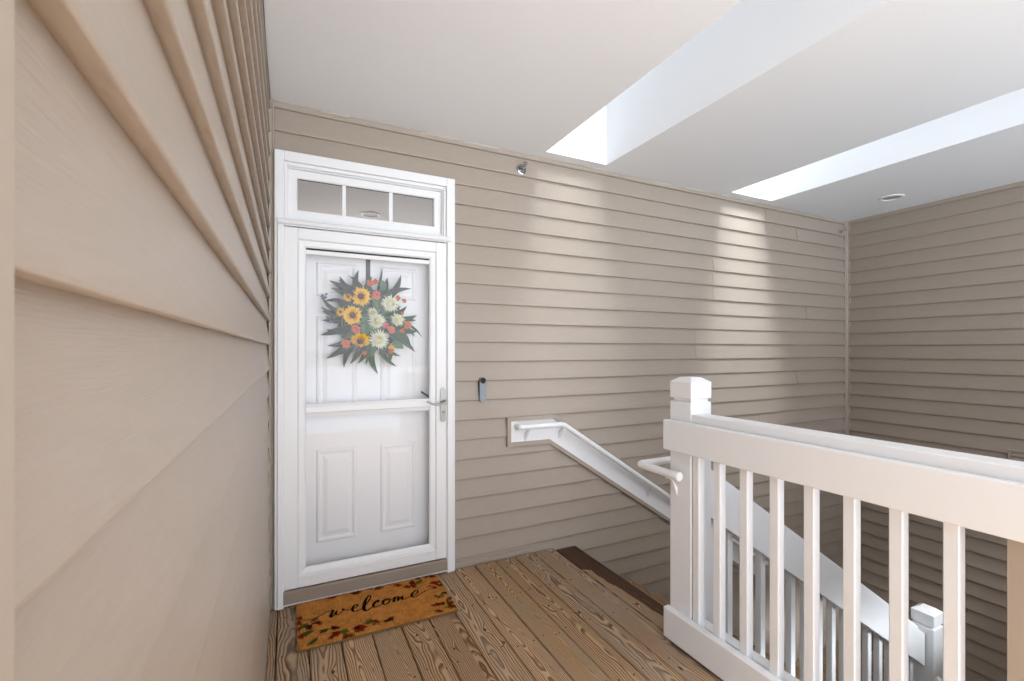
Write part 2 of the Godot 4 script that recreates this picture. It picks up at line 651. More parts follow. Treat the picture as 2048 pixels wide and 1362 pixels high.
	# the end wall of the stairwell
	var e := thing("stairwell_end_wall", "shaded tan lap-sided wall behind the white guard rail, below the recessed light", "wall", Vector3(FAR, -3.06, -0.5))
	st = S()
	box(st, Vector3(FAR, -3.06, WALL), Vector3(FAR + 0.16, 3.0, 1.9), 0.0)
	part("wall_core", st, M.sheath, e)
	for k in range(-24, 22):
		var y := 0.052 + COURSE * k
		var js3 := [[1.25, 3.1][posmod(k / 2, 2)]] if posmod(k, 4) < 3 else [2.2]
		course(e, Vector3(FAR, y, WALL + 0.036), Vector3(0, 0, 1), Vector3.LEFT, 4.7, js3, 1.6, CEIL - 0.02 - y)
	st = S()
	box(st, Vector3(FAR - 0.021, CEIL - 0.031, WALL + 0.024), Vector3(FAR - 0.003, CEIL - 0.001, 1.88), 0.003)
	part("top_trim", st, M.trim, e)

	# ground floor wall below the breezeway, with the way out of the stairwell
	var lw := thing("stairwell_front_wall", "tan lap-sided wall closing the stairwell opposite the door wall, up to rail height", "wall", Vector3(1.5, -3.06, 0.85))
	st = S()
	box(st, Vector3(1.83, -3.06, 0.62), Vector3(FAR, 1.09, 0.757), 0.0)
	box(st, Vector3(SIDE - 0.15, -3.06, 0.62), Vector3(1.83, -0.21, 0.757), 0.0)
	part("wall_core", st, M.sheath, lw)
	for k in 33:
		var y2 := -3.05 + COURSE * k
		siding(lw, Vector3(1.83, y2, 0.62), Vector3.RIGHT, Vector3(0, 0, -1), FAR - 0.03 - 1.83, 0.0, 6, 1.09 - y2)
	st = S()
	box(st, Vector3(1.83, 1.0905, 0.59), Vector3(FAR - 0.03, 1.13, 0.79), 0.004)
	part("wall_cap", st, M.board_paint, lw)

const SKY1 := [1.577, 2.087]
const SKY2 := [3.41, 3.943]
const SKYZ := [-2.715, -0.15]

func ceiling() -> void:
	var c := thing("porch_ceiling", "flat white painted ceiling over the deck and stairwell", "ceiling", Vector3(2, CEIL, -0.4))
	var st := S()
	var xs := [-3.2, SKY1[0], SKY1[1], SKY2[0], SKY2[1], FAR + 0.2]
	var t := CEIL + 0.15
	for k in range(0, 5):
		if k % 2 == 0:
			box(st, Vector3(xs[k], CEIL, WALL - 0.15), Vector3(xs[k + 1], t, 2.4), 0.0)
		else:
			box(st, Vector3(xs[k], CEIL, WALL - 0.15), Vector3(xs[k + 1], t, SKYZ[0]), 0.0)
			box(st, Vector3(xs[k], CEIL, SKYZ[1]), Vector3(xs[k + 1], t, 2.4), 0.0)
	part("ceiling_panel", st, M.ceiling, c)
	var names := ["skylight with a deep white shaft ending above the chrome sprinkler", "skylight with a deep white shaft next to the recessed light"]
	var k2 := 0
	for sx in [SKY1, SKY2]:
		var s := thing("skylight", names[k2], "skylight", Vector3((sx[0] + sx[1]) * 0.5, CEIL, -1.43), "skylights in the porch ceiling")
		var top := CEIL + 0.72
		st = S()
		box(st, Vector3(sx[0] - 0.04, t + 0.0, SKYZ[0] - 0.04), Vector3(sx[0], top, SKYZ[1] + 0.04), 0.0)
		part("shaft_side", st, M.ceiling, s)
		st = S()
		box(st, Vector3(sx[1], t, SKYZ[0] - 0.04), Vector3(sx[1] + 0.04, top, SKYZ[1] + 0.04), 0.0)
		part("shaft_side", st, M.ceiling, s)
		st = S()
		box(st, Vector3(sx[0], t, SKYZ[0] - 0.04), Vector3(sx[1], top, SKYZ[0]), 0.0)
		part("shaft_end", st, M.ceiling, s)
		st = S()
		box(st, Vector3(sx[0], t, SKYZ[1]), Vector3(sx[1], top, SKYZ[1] + 0.04), 0.0)
		part("shaft_end", st, M.ceiling, s)
		st = S()
		var fr := 0.05
		box(st, Vector3(sx[0] - fr, top, SKYZ[0] - fr), Vector3(sx[0] + 0.02, top + 0.05, SKYZ[1] + fr), 0.004)
		box(st, Vector3(sx[1] - 0.02, top, SKYZ[0] - fr), Vector3(sx[1] + fr, top + 0.05, SKYZ[1] + fr), 0.004)
		box(st, Vector3(sx[0] + 0.02, top, SKYZ[0] - fr), Vector3(sx[1] - 0.02, top + 0.05, SKYZ[0] + 0.02), 0.004)
		box(st, Vector3(sx[0] + 0.02, top, SKYZ[1] - 0.02), Vector3(sx[1] - 0.02, top + 0.05, SKYZ[1] + fr), 0.004)
		part("frame", st, M.taupe, s)
		st = S()
		box(st, Vector3(sx[0] + 0.02, top + 0.02, SKYZ[0] + 0.02), Vector3(sx[1] - 0.02, top + 0.026, SKYZ[1] - 0.02), 0.0)
		part("pane", st, M.acrylic[k2], s)
		k2 += 1

const JOINTS := [-0.097, -0.055, 0.083, 0.226, 0.37, 0.513, 0.657, 0.80, 0.944, 1.0875, 1.234, 1.3775, 1.519, 1.684]

func deck() -> void:
	var d := thing("deck", "weathered brown wooden deck of boards running up to the door wall", "deck", Vector3(0.8, -0.2, -1.0))
	var st: SurfaceTool
	for k in JOINTS.size() - 1:
		st = S()
		var a: float = JOINTS[k] + 0.0025
		var b: float = JOINTS[k + 1] - 0.0025
		var h := rng.randf_range(-0.0015, 0.0015)
		box(st, Vector3(a, -0.036 + h, WALL + 0.022), Vector3(b, h, -0.105), 0.0035, 2, Vector2(rng.randf() * 0.01, rng.randf() * 0.1))
		part("deck_board", st, M.woods[[2, 4, 0, 3, 6, 1, 5, 0, 3, 6, 1, 4, 2][k]], d)
	# boards turned across at the breezeway
	for k in 20:
		st = S()
		var z := -0.100 + 0.144 * k
		box(st, Vector3(-1.975, -0.036, z), Vector3(1.62, 0.0, z + 0.139), 0.0035, 0, Vector2(0, k * 0.37))
		part("deck_board", st, M.woods[(k * 3) % 7], d)
	# the breezeway floor beyond the stairwell
	for k in 14:
		st = S()
		var z := 0.764 + 0.144 * k
		box(st, Vector3(1.83, -0.036, z), Vector3(FAR - 0.03, 0.0, z + 0.139), 0.0035, 0, Vector2(0, k * 0.37))
		part("deck_board", st, M.woods[(k * 2 + 1) % 7], d)
	# ragged narrow board at the head of the stairs
	st = S()
	var pts := PackedVector2Array([Vector2(1.687, -1.685), Vector2(1.775, -1.685)])
	var z2 := -1.70
	var x2 := 1.77
	for k in 14:
		pts.append(Vector2(x2 + rng.randf_range(-0.006, 0.004), z2))
		z2 -= 0.049
		x2 = 1.772 - 0.0025 * k - (0.012 if k > 9 else 0.0)
	pts.append(Vector2(1.735, -2.41))
	pts.append(Vector2(1.690, -2.45))
	prism(st, pts, Vector3(0, -0.001, 0), Vector3.RIGHT, Vector3(0, 0, 1), Vector3(0, -0.036, 0))
	var nb := part("edge_board", st, M.woods[4], d)
	nb.set_meta("label", "narrow split board at the head of the stairs")
	st = S()
	box(st, Vector3(1.70, -0.066, WALL + 0.022), Vector3(1.872, -0.016, -1.69), 0.006, 2)
	var db := part("stair_head_board", st, M.dark_wood, d)
	db.set_meta("label", "dark unweathered board behind the last deck board")
	# joists and rim
	for z in [-2.76, -2.36, -1.96, -1.56, -1.16, -0.76, -0.36, 0.04, 0.6, 1.2, 1.8]:
		st = S()
		box(st, Vector3(-0.1 if z < 0.0 else -1.98, -0.20, z - 0.019), Vector3(1.62, -0.038, z + 0.019), 0.002, 0)
		part("joist", st, M.woods[2], d)
	st = S()
	box(st, Vector3(1.625, -0.22, -2.76), Vector3(1.663, -0.038, 2.2), 0.002, 2)
	part("rim_board", st, M.woods[2], d)
	for q in [Vector2(1.55, -1.5), Vector2(0.05, -1.5), Vector2(1.55, 1.9), Vector2(-1.85, 1.9), Vector2(-1.85, 0.1)]:
		st = S()
		box(st, Vector3(q.x - 0.07, -3.06, q.y - 0.07), Vector3(q.x + 0.07, -0.2, q.y + 0.07), 0.006)
		part("support_post", st, M.woods[2], d)
	# nail heads
	st = S()
	for k in range(1, JOINTS.size() - 1):
		for z in [-2.70, -2.36, -1.96, -1.56, -1.16, -0.76]:
			for f in [0.22, 0.78]:
				var x := lerpf(JOINTS[k], JOINTS[k + 1], f + rng.randf_range(-0.05, 0.05))
				lathe(st, [Vector2(0.0036, -0.001), Vector2(0.0036, 0.0018), Vector2(0.0, 0.0018)], Vector3(x, 0, z + rng.randf_range(-0.02, 0.02)), Vector3.UP, 8)
	var nl := part("nail_heads", st, M.nail, d)
	nl.set_meta("kind", "stuff")

const NEAR_D := -1.62
func stairs() -> void:
	var s := thing("staircase", "brown wooden stairs going down along the door wall to a landing", "stairs", Vector3(3.0, -3.06, -2.2))
	var st: SurfaceTool
	for i in range(1, 9):
		for j in 2:
			st = S()
			var x := 1.80 + 0.28 * (i - 1) + 0.142 * j
			var y := -0.178 * i
			box(st, Vector3(x, y - 0.038, WALL + 0.03), Vector3(x + 0.138, y, -1.70), 0.005, 2, Vector2(0, i * 0.3 + j))
			part("tread_board", st, M.woods[(i * 2 + j) % 7], s)
	for z in [-2.77, -1.76]:
		st = S()
		prism(st, PackedVector2Array([Vector2(1.70, -0.23), Vector2(1.86, -0.23), Vector2(4.04, -1.61), Vector2(4.04, -1.90), Vector2(1.70, -0.42)]), Vector3(0, 0, z - 0.019), Vector3.RIGHT, Vector3.UP, Vector3(0, 0, 0.038))
		part("stringer", st, M.woods[2], s)
	for k in 8:
		st = S()
		var x := 4.045 + 0.153 * k
		box(st, Vector3(x, -1.64, WALL + 0.03), Vector3(x + 0.148, -1.602, -1.56), 0.005, 2, Vector2(0, k * 0.4))
		part("landing_board", st, M.woods[(k * 5) % 7], s)
	for i in range(1, 9):
		for j in 2:
			st = S()
			var z := -1.555 + 0.28 * (i - 1) + 0.142 * j
			var y := -1.602 - 0.178 * i
			if y < -3.03:
				continue
			box(st, Vector3(4.14, y - 0.038, z), Vector3(5.25, y, z + 0.138), 0.005, 0, Vector2(0, i * 0.3 + j))
			part("tread_board", st, M.woods[(i + j * 3) % 7], s)
	for x in [4.16, 5.22]:
		st = S()
		prism(st, PackedVector2Array([Vector2(-1.60, -1.65), Vector2(-1.45, -1.83), Vector2(0.55, -3.05), Vector2(0.2, -3.05), Vector2(-1.60, -2.05)]), Vector3(x - 0.019, 0, 0), Vector3(0, 0, 1), Vector3.UP, Vector3(0.038, 0, 0))
		part("stringer", st, M.woods[2], s)
	for q in [Vector2(4.12, -2.7), Vector2(5.18, -2.7), Vector2(5.18, -1.65)]:
		st = S()
		box(st, Vector3(q.x - 0.045, -3.06, q.y - 0.045), Vector3(q.x + 0.045, -1.642, q.y + 0.045), 0.004)
		part("support_post", st, M.woods[2], s)

# a square post with a groove round its neck and a chamfered top
func post(st: SurfaceTool, x: float, z: float, w: float, y0: float, y1: float) -> void:
	var h := w * 0.5
	var b := 0.005
	box(st, Vector3(x - h, y0, z - h), Vector3(x + h, y1 - 0.116, z + h), b)
	box(st, Vector3(x - h + 0.012, y1 - 0.118, z - h + 0.012), Vector3(x + h - 0.012, y1 - 0.098, z + h - 0.012), 0.001)
	var c := 0.020
	box(st, Vector3(x - h, y1 - 0.10, z - h), Vector3(x + h, y1 - c, z + h), 0.003)
	var q := []
	for e in [Vector2(-1, -1), Vector2(1, -1), Vector2(1, 1), Vector2(-1, 1)]:
		q.append([Vector3(x + e.x * (h - 0.002), y1 - c - 0.001, z + e.y * (h - 0.002)), Vector3(x + e.x * (h - 0.034), y1, z + e.y * (h - 0.034))])
	for k in 4:
		quad(st, q[k][0], q[(k + 1) % 4][0], q[(k + 1) % 4][1], q[k][1], Vector3((q[k][0].x + q[(k + 1) % 4][0].x) * 0.5 - x, 0.05, (q[k][0].z + q[(k + 1) % 4][0].z) * 0.5 - z))
	quad(st, q[0][1], q[1][1], q[2][1], q[3][1], Vector3.UP)

const PX := 1.676
const PZ := -1.684
const PW := 0.134

func guard_rail() -> void:
	var g := thing("guard_rail", "white painted wooden guard rail with a capped post along the deck edge", "railing", Vector3(PX, 0, -1.0))
	var st := S()
	post(st, PX + PW * 0.5, PZ + PW * 0.5, PW, -0.16, 1.272)
	part("post", st, M.post_paint, g)
	var z1 := 0.9
	st = S()
	box(st, Vector3(PX - 0.037, 0.921, PZ - 0.008), Vector3(PX, 1.065, z1), 0.004)
	part("top_board", st, M.board_paint, g)
	st = S()
	box(st, Vector3(PX + 0.0006, 1.052, PZ + PW), Vector3(PX + 0.092, 1.103, z1), 0.004)
	part("rail_cap", st, M.board_paint, g)
	st = S()
	box(st, Vector3(PX - 0.037, 0.012, PZ - 0.006), Vector3(PX, 0.157, z1 - 1.4), 0.004)
	part("bottom_board", st, M.board_paint, g)
	st = S()
	box(st, Vector3(PX + 0.0385, 0.096, PZ + PW), Vector3(PX + 0.092, 0.134, -0.512), 0.004)
	part("bottom_rail", st, M.board_paint, g)
	for k in 8:
		st = S()
		var z := -1.543 + 0.1308 * k
		if k > 0:
			z = -1.429 + 0.1313 * (k - 1)
		box(st, Vector3(PX + 0.0005, 0.03, z), Vector3(PX + 0.0375, 1.0515, z + 0.037), 0.003)
		part("baluster", st, M.post_paint, g)

func rail_y(x: float) -> float:
	return 0.725 - 0.652 * (x - 1.994)

func stair_rail() -> void:
	var g := thing("stair_rail", "white sloping wooden railing with balusters down the open side of the stairs", "railing", Vector3(3.0, -1.6, -1.64))
	var st := S()
	var x0 := PX + PW + 0.001
	var x1 := 3.985
	var za := -1.620
	prism(st, PackedVector2Array([Vector2(x0, rail_y(x0)), Vector2(x1, rail_y(x1)), Vector2(x1, rail_y(x1) - 0.225), Vector2(x0, rail_y(x0) - 0.225)]), Vector3(0, 0, za), Vector3.RIGHT, Vector3.UP, Vector3(0, 0, -0.037))
	part("top_board", st, M.board_paint, g)
	st = S()
	prism(st, PackedVector2Array([Vector2(x0, rail_y(x0) + 0.03), Vector2(x1, rail_y(x1) + 0.03), Vector2(x1, rail_y(x1) - 0.012), Vector2(x0, rail_y(x0) - 0.012)]), Vector3(0, 0, za - 0.0375), Vector3.RIGHT, Vector3.UP, Vector3(0, 0, -0.055))
	part("rail_cap", st, M.board_paint, g)
	st = S()
	prism(st, PackedVector2Array([Vector2(x0, rail_y(x0) - 0.80), Vector2(x1, rail_y(x1) - 0.80), Vector2(x1, rail_y(x1) - 0.97), Vector2(x0, rail_y(x0) - 0.97)]), Vector3(0, 0, za), Vector3.RIGHT, Vector3.UP, Vector3(0, 0, -0.037))
	part("bottom_board", st, M.board_paint, g)
	var x := 1.925
	while x < x1 - 0.05:
		st = S()
		box(st, Vector3(x, rail_y(x) - 0.95, za - 0.0755), Vector3(x + 0.037, rail_y(x) - 0.03, za - 0.038), 0.003)
		part("baluster", st, M.post_paint, g)
		x += 0.1305
	st = S()
	post(st, 4.065, -1.64, 0.134, -2.0, -0.415)
	part("post", st, M.post_paint, g)
	# the lower flight's railing leaves the same post
	var l := thing("lower_stair_rail", "white sloping railing of the lower flight leaving the landing post", "railing", Vector3(4.055, -3.06, -0.6))
	st = S()
	prism(st, PackedVector2Array([Vector2(-1.572, -0.86), Vector2(0.50, -2.18), Vector2(0.50, -2.38), Vector2(-1.572, -1.06)]), Vector3(4.02, 0, 0), Vector3(0, 0, 1), Vector3.UP, Vector3(0.037, 0, 0))
	part("top_board", st, M.board_paint, l)
	for k in 14:
		st = S()
		var z := -1.47 + 0.1305 * k
		var y := -0.86 - 0.637 * (z + 1.572)
		box(st, Vector3(4.0575, maxf(y - 1.0, -3.05), z), Vector3(4.0945, y - 0.05, z + 0.037), 0.003)
		part("baluster", st, M.post_paint, l)
	st = S()
	post(st, 4.055, 0.57, 0.134, -3.06, -1.95)
	part("post", st, M.post_paint, l)

func knee_wall() -> void:
	var k := thing("knee_wall", "low tan clad wall that the white guard rail runs over", "wall", Vector3(1.75, 0, 0.6))
	var st := S()
	box(st, Vector3(PX + 0.012, -0.2, -0.482), Vector3(PX + 0.14, 1.051, 2.15), 0.0)
	part("wall_core", st, M.sheath, k)
	st = S()
	prism(st, PackedVector2Array([Vector2(0, 0), Vector2(0, 0.08), Vector2(0.012, 0.08), Vector2(0.012, 0.028), Vector2(0.14, 0.028), Vector2(0.14, 0.08), Vector2(0.152, 0.08), Vector2(0.152, 0.0)]), Vector3(PX + 0.001, -0.19, -0.510), Vector3.RIGHT, Vector3(0, 0, 1), Vector3(0, 1.240, 0))
	part("corner_post", st, M.trim, k)
	for j in 8:
		siding(k, Vector3(PX + 0.012, 0.02 + COURSE * j, -0.430), Vector3(0, 0, 1), Vector3.LEFT, 2.6, 0.0, 6, 1.05 - 0.02 - COURSE * j)

func door_frame() -> void:
	var d := thing("door_frame", "white door casing with a three-pane transom window above the door", "door frame", Vector3(0.437, 0, WALL))
	var st := S()
	frame(st, -0.071, 0.004, 0.945, 2.484, -0.024, 0.0, 0.890, 2.430, WALL - 0.02, -2.770, 0.003)
	part("casing", st, M.white, d)
	st = S()
	frame(st, -0.0238, 0.004, 0.8898, 2.4298, -0.010, 0.0, 0.874, 2.410, WALL - 0.10, -2.783, 0.003)
	part("jamb", st, M.white, d)
	st = S()
	frame(st, -0.0098, 2.112, 0.8738, 2.4098, -0.004, 2.135, 0.866, 2.403, WALL - 0.05, -2.797, 0.002)
	part("jamb", st, M.white, d)
	# transom
	st = S()
	var prof := [[0.0, 0.0], [0.0015, 0.002], [0.040, 0.002], [0.045, -0.002], [0.0452, -0.016]]
	mould(st, -0.0036, 2.136, 0.8656, 2.4026, -2.816, prof, false)
	var sash := part("transom_sash", st, M.white, d)
	st = S()
	box(st, Vector3(-0.0036, 2.136, WALL - 0.06), Vector3(0.0396, 2.4026, -2.8175), 0.0)
	box(st, Vector3(0.8216, 2.136, WALL - 0.06), Vector3(0.8656, 2.4026, -2.8175), 0.0)
	box(st, Vector3(0.0396, 2.136, WALL - 0.06), Vector3(0.8216, 2.179, -2.8175), 0.0)
	box(st, Vector3(0.0396, 2.359, WALL - 0.06), Vector3(0.8216, 2.4026, -2.8175), 0.0)
	part("sash_core", st, M.white, sash)
	for x in [0.279, 0.547]:
		st = S()
		box(st, Vector3(x, 2.181, -2.829), Vector3(x + 0.019, 2.3575, -2.820), 0.002)
		part("glazing_bar", st, M.white, d)
	var gx := [0.0412, 0.279, 0.298, 0.547, 0.566, 0.8208]
	for k in [0, 2, 4]:
		st = S()
		box(st, Vector3(gx[k] + 0.0002, 2.181, -2.836), Vector3(gx[k + 1] - 0.0002, 2.3575, -2.8305), 0.0)
		part("pane", st, M.coated_glass, d)
	st = S()
	box(st, Vector3(0.043, 2.3545, -2.8304), Vector3(0.8195, 2.3572, -2.828), 0.0005)
	part("gasket", st, M.gasket, d)
	# sill of the transom that sheds water over the storm door
	st = S()
	prism(st, PackedVector2Array([Vector2(0, 0.0), Vector2(0.070, 0.0), Vector2(0.074, 0.004), Vector2(0.070, 0.022), Vector2(0.055, 0.030), Vector2(0.02, 0.034), Vector2(0.0, 0.034)]), Vector3(-0.055, 2.084, WALL), Vector3(0, 0, 1), Vector3.UP, Vector3(0.97, 0, 0))
	part("drip_cap", st, M.white, d)
	# fixed frame that the storm door hangs in
	st = S()
	frame(st, -0.0565, 0.006, 0.9155, 2.0835, -0.0285, 0.0, 0.8925, 2.076, -2.7698, -2.760, 0.0025)
	part("storm_door_frame", st, M.white, d)
	# behind it the closed lining of the doorway
	st = S()
	frame(st, -0.054, 0.0, 0.929, 2.12, -0.012, 0.0, 0.876, 2.105, -2.97, -2.9245, 0.0)
	part("door_stop", st, M.door_white, d)
	st = S()
	box(st, Vector3(-0.054, -0.15, -2.95), Vector3(0.929, 0.012, WALL + 0.03), 0.0)
	part("subsill", st, M.woods[2], d)
	st = S()
	prism(st, PackedVector2Array([Vector2(0, 0.0), Vector2(0.062, 0.0), Vector2(0.064, 0.004), Vector2(0.060, 0.060), Vector2(0.055, 0.066), Vector2(0.0, 0.070)]), Vector3(-0.0284, 0.026, WALL), Vector3(0, 0, 1), Vector3.UP, Vector3(0.9208, 0, 0))
	part("threshold", st, M.taupe, d)
	st = S()
	box(st, Vector3(-0.028, 0.013, WALL), Vector3(0.892, 0.0255, -2.768), 0.002)
	part("threshold_base", st, M.white, d)

func front_door() -> void:
	var d := thing("front_door", "white six-panel front door behind the glass storm door", "door", Vector3(0.432, 0.02, -2.9))
	var st := S()
	box(st, Vector3(-0.009, 0.02, -2.924), Vector3(0.873, 2.104, -2.880), 0.002)
	part("slab", st, M.door_white, d)
	var prof := [[0.0, 0.0002], [0.006, 0.006], [0.013, 0.0075], [0.020, 0.006], [0.026, 0.001], [0.036, 0.001], [0.060, 0.008]]
	for x in [[0.141, 0.366], [0.503, 0.725]]:
		for y in [[0.288, 0.826], [1.03, 1.60], [1.716, 1.912]]:
			st = S()
			mould(st, x[0], y[0], x[1], y[1], -2.880, prof)
			part("panel", st, M.door_white, d)

func stadium(w: float, h: float, n := 10) -> PackedVector2Array:
	var r := w * 0.5
	var out := PackedVector2Array()
	for i in n + 1:
		var a := PI * i / n
		out.append(Vector2(r * cos(a), h * 0.5 - r + r * sin(a)))
	for i in n + 1:
		var a := PI + PI * i / n
		out.append(Vector2(r * cos(a), -h * 0.5 + r + r * sin(a)))
	return out

func storm_door() -> void:
	var d := thing("storm_door", "white full-glass storm door with a lever handle and middle rail", "storm door", Vector3(0.432, 0.098, -2.785))
	var st := S()
	var zf := -2.772
	frame(st, -0.0265, 0.098, 0.8905, 2.074, 0.045, 0.160, 0.822, 2.010, -2.800, zf, 0.004)
	part("frame", st, M.white, d)
	st = S()
	var prof := [[0.0, 0.0], [0.004, -0.006], [0.012, -0.006], [0.030, -0.010], [0.036, -0.014], [0.040, -0.020]]
	mould(st, 0.045, 0.160, 0.822, 2.010, zf, prof, false)
	frame(st, 0.045, 0.160, 0.822, 2.010, 0.083, 0.180, 0.784, 1.972, -2.800, -2.7925, 0.001)
	part("inner_frame", st, M.white, d)
	st = S()
	prism(st, PackedVector2Array([Vector2(0, 0), Vector2(0.014, 0.0), Vector2(0.018, 0.020), Vector2(0.022, 0.026), Vector2(0.022, 0.056), Vector2(0.018, 0.062), Vector2(0.014, 0.072), Vector2(0, 0.072)]), Vector3(0.0832, 1.030, -2.800), Vector3(0, 0, 1), Vector3.UP, Vector3(0.7006, 0, 0))
	part("middle_rail", st, M.white, d)
	st = S()
	box(st, Vector3(0.0835, 1.934, -2.7995), Vector3(0.7835, 1.9595, -2.786), 0.003)
	part("top_bar", st, M.white, d)
	st = S()
	box(st, Vector3(0.0835, 1.960, -2.7995), Vector3(0.7835, 1.9718, -2.796), 0.0)
	part("gasket", st, M.gasket, d)
	st = S()
	box(st, Vector3(0.0832, 1.1025, -2.7985), Vector3(0.7838, 1.9335, -2.7945), 0.0)
	part("upper_pane", st, M.glass, d)
	st = S()
	box(st, Vector3(0.0832, 0.1805, -2.7985), Vector3(0.7838, 1.0295, -2.7945), 0.0)
	part("lower_pane", st, M.glass, d)
	# handle
	st = S()
	prism(st, stadium(0.036, 0.214), Vector3(0.8655, 1.061, -2.762), Vector3.RIGHT, Vector3.UP, Vector3(0, 0, -0.0105))
	var pl := part("handle_plate", st, M.nickel, d)
	st = S()
	lathe(st, [Vector2(0.013, 0.0), Vector2(0.012, 0.016), Vector2(0.009, 0.022), Vector2(0.010, 0.042), Vector2(0.007, 0.046), Vector2(0, 0.046)], Vector3(0.870, 1.081, -2.762), Vector3(0, 0, 1), 18)
	var lv := []
	for k in 9:
		var t := k / 8.0
		lv.append(Vector3(0.870 - 0.118 * t, 1.081 - 0.016 * sin(t * PI * 0.95) + 0.014 * t * t, -2.724 - 0.004 * t))
	tube(st, lv, 0.0072, 10, 0.005)
	part("lever", st, M.nickel, pl)
	st = S()
	lathe(st, [Vector2(0.010, 0.0), Vector2(0.010, 0.005), Vector2(0.008, 0.007), Vector2(0.006, 0.005), Vector2(0.0, 0.005)], Vector3(0.868, 1.017, -2.762), Vector3(0, 0, 1), 18)
	part("lock_cylinder", st, M.chrome, pl)
	st = S()
	tube(st, [Vector3(0.86, 1.085, -2.8005), Vector3(0.86, 1.085, -2.835), Vector3(0.80, 1.105, -2.838), Vector3(0.745, 1.142, -2.838)], 0.0075, 10, 0.006)
	part("inside_lever", st, M.dark, d)
	st = S()
	box(st, Vector3(0.845, 0.955, -2.815), Vector3(0.878, 1.15, -2.8005), 0.003)
	part("inside_latch_plate", st, M.dark, d)
	# hinge leaves along the left edge
	for y in [0.35, 1.08, 1.82]:
		st = S()
		tube(st, [Vector3(-0.0275, y, -2.7665), Vector3(-0.0275, y + 0.09, -2.7665)], 0.0045, 10)
		part("hinge", st, M.white, d)

func hand_slope(x: float) -> float:
	return 0.918 - 0.655 * (x - 1.688)

func wall_handrail() -> void:
	var h := thing("wall_handrail", "white tube handrail bracketed to a white bent board on the door wall", "handrail", Vector3(2.5, 0, WALL))
	var st := S()
	var xe := 3.95
	var zf := -2.800
	prism(st, PackedVector2Array([Vector2(1.350, 0.776), Vector2(1.350, 0.919), Vector2(1.688, 0.918), Vector2(xe, hand_slope(xe)), Vector2(xe, hand_slope(xe) - 0.166), Vector2(1.656, 0.774)]), Vector3(0, 0, zf), Vector3.RIGHT, Vector3.UP, Vector3(0, 0, -0.018))
	part("backing_board", st, M.white, h)
	# the channel trim round the board, one length to each side
	var o := [Vector2(1.322, 0.750), Vector2(1.322, 0.948), Vector2(1.697, 0.947), Vector2(xe, hand_slope(xe) + 0.035), Vector2(xe, hand_slope(xe) - 0.200), Vector2(1.647, 0.747)]
	var i := [Vector2(1.3485, 0.775), Vector2(1.3485, 0.9205), Vector2(1.689, 0.9195), Vector2(xe, hand_slope(xe) + 0.0015), Vector2(xe, hand_slope(xe) - 0.1675), Vector2(1.6548, 0.773)]
	for e in [[0, 1], [1, 2], [2, 3], [4, 5], [5, 0]]:
		st = S()
		prism(st, PackedVector2Array([o[e[0]], o[e[1]], i[e[1]], i[e[0]]]), Vector3(0, 0, zf + 0.012), Vector3.RIGHT, Vector3.UP, Vector3(0, 0, -0.030))
		part("channel_trim", st, M.trim, h)
	st = S()
	var zt := -2.735
	var y0 := 0.886
	var b := Vector3(1.728, y0 - 0.002, zt)
	var e2 := Vector3(3.90, y0 - 0.655 * (3.90 - 1.728), zt)
	tube(st, fillet([Vector3(1.392, y0, zf - 0.001), Vector3(1.392, y0, zt), b, e2, Vector3(e2.x, e2.y, zf - 0.001)], 0.022, 5), 0.0190, 16)
	part("tube", st, M.tube_white, h)
	for x in [1.462, 1.735, 2.55, 3.35]:
		var yc: float = y0 if x < 1.728 else y0 - 0.655 * (x - 1.728)
		bracket(h, Vector3(x, yc, zt), Vector3(0, 0, -1), absf(zt - zf), Vector3.RIGHT)

# a curved saddle bracket from under a tube at p back to a surface at the distance l along back
func bracket(parent: Node3D, p: Vector3, back: Vector3, l: float, side: Vector3) -> void:
	var st := S()
	var pts := PackedVector2Array()
	for k in 7:
		var t := k / 6.0
		pts.append(Vector2(lerpf(-0.012, l, t), -0.0195 - 0.050 * t * t))
	for k in 7:
		var t := 1.0 - k / 6.0
		pts.append(Vector2(lerpf(0.006, l, t), -0.026 - 0.085 * pow(t, 1.4)))
	prism(st, pts, p - side * 0.008, back, Vector3.UP, side * 0.016)
	box(st, p + Vector3.DOWN * 0.024 - side * 0.020 - back.abs() * 0.008, p + Vector3.DOWN * 0.0195 + side * 0.020 + back.abs() * 0.008, 0.001)
	part("bracket", st, M.tube_white, parent)

func post_handrail() -> void:
	var h := thing("stair_handrail", "white tube handrail bent round the capped post and down the stair rail", "handrail", Vector3(PX, 0.0, PZ))
	var st := S()
	var y := 0.813
	var xs := PX - 0.046
	var z0 := -1.846
	var x1 := PX + 0.20
	var p := [Vector3(xs, y, PZ + 0.108), Vector3(xs, y, z0), Vector3(x1, y, z0), Vector3(3.9, y - 0.652 * (3.9 - x1), z0)]
	# the mitred corner seen on the deck side
	tube(st, fillet([p[0], p[1], p[2], p[3]], 0.022, 5), 0.019, 16)
	part("tube", st, M.tube_white, h)
	st = S()
	lathe(st, [Vector2(0.019, 0.0), Vector2(0.0215, 0.001), Vector2(0.0215, 0.040), Vector2(0.018, 0.044), Vector2(0, 0.044)], Vector3(xs, y, PZ + 0.066), Vector3(0, 0, 1), 18)
	part("end_cap", st, M.tube_white, h)
	bracket(h, Vector3(xs, y, PZ + 0.042), Vector3.RIGHT, 0.0455, Vector3(0, 0, 1))
	for x in [2.25, 2.95, 3.6]:
		bracket(h, Vector3(x, y - 0.652 * (x - x1), z0), Vector3(0, 0, 1), 0.150, Vector3.RIGHT)

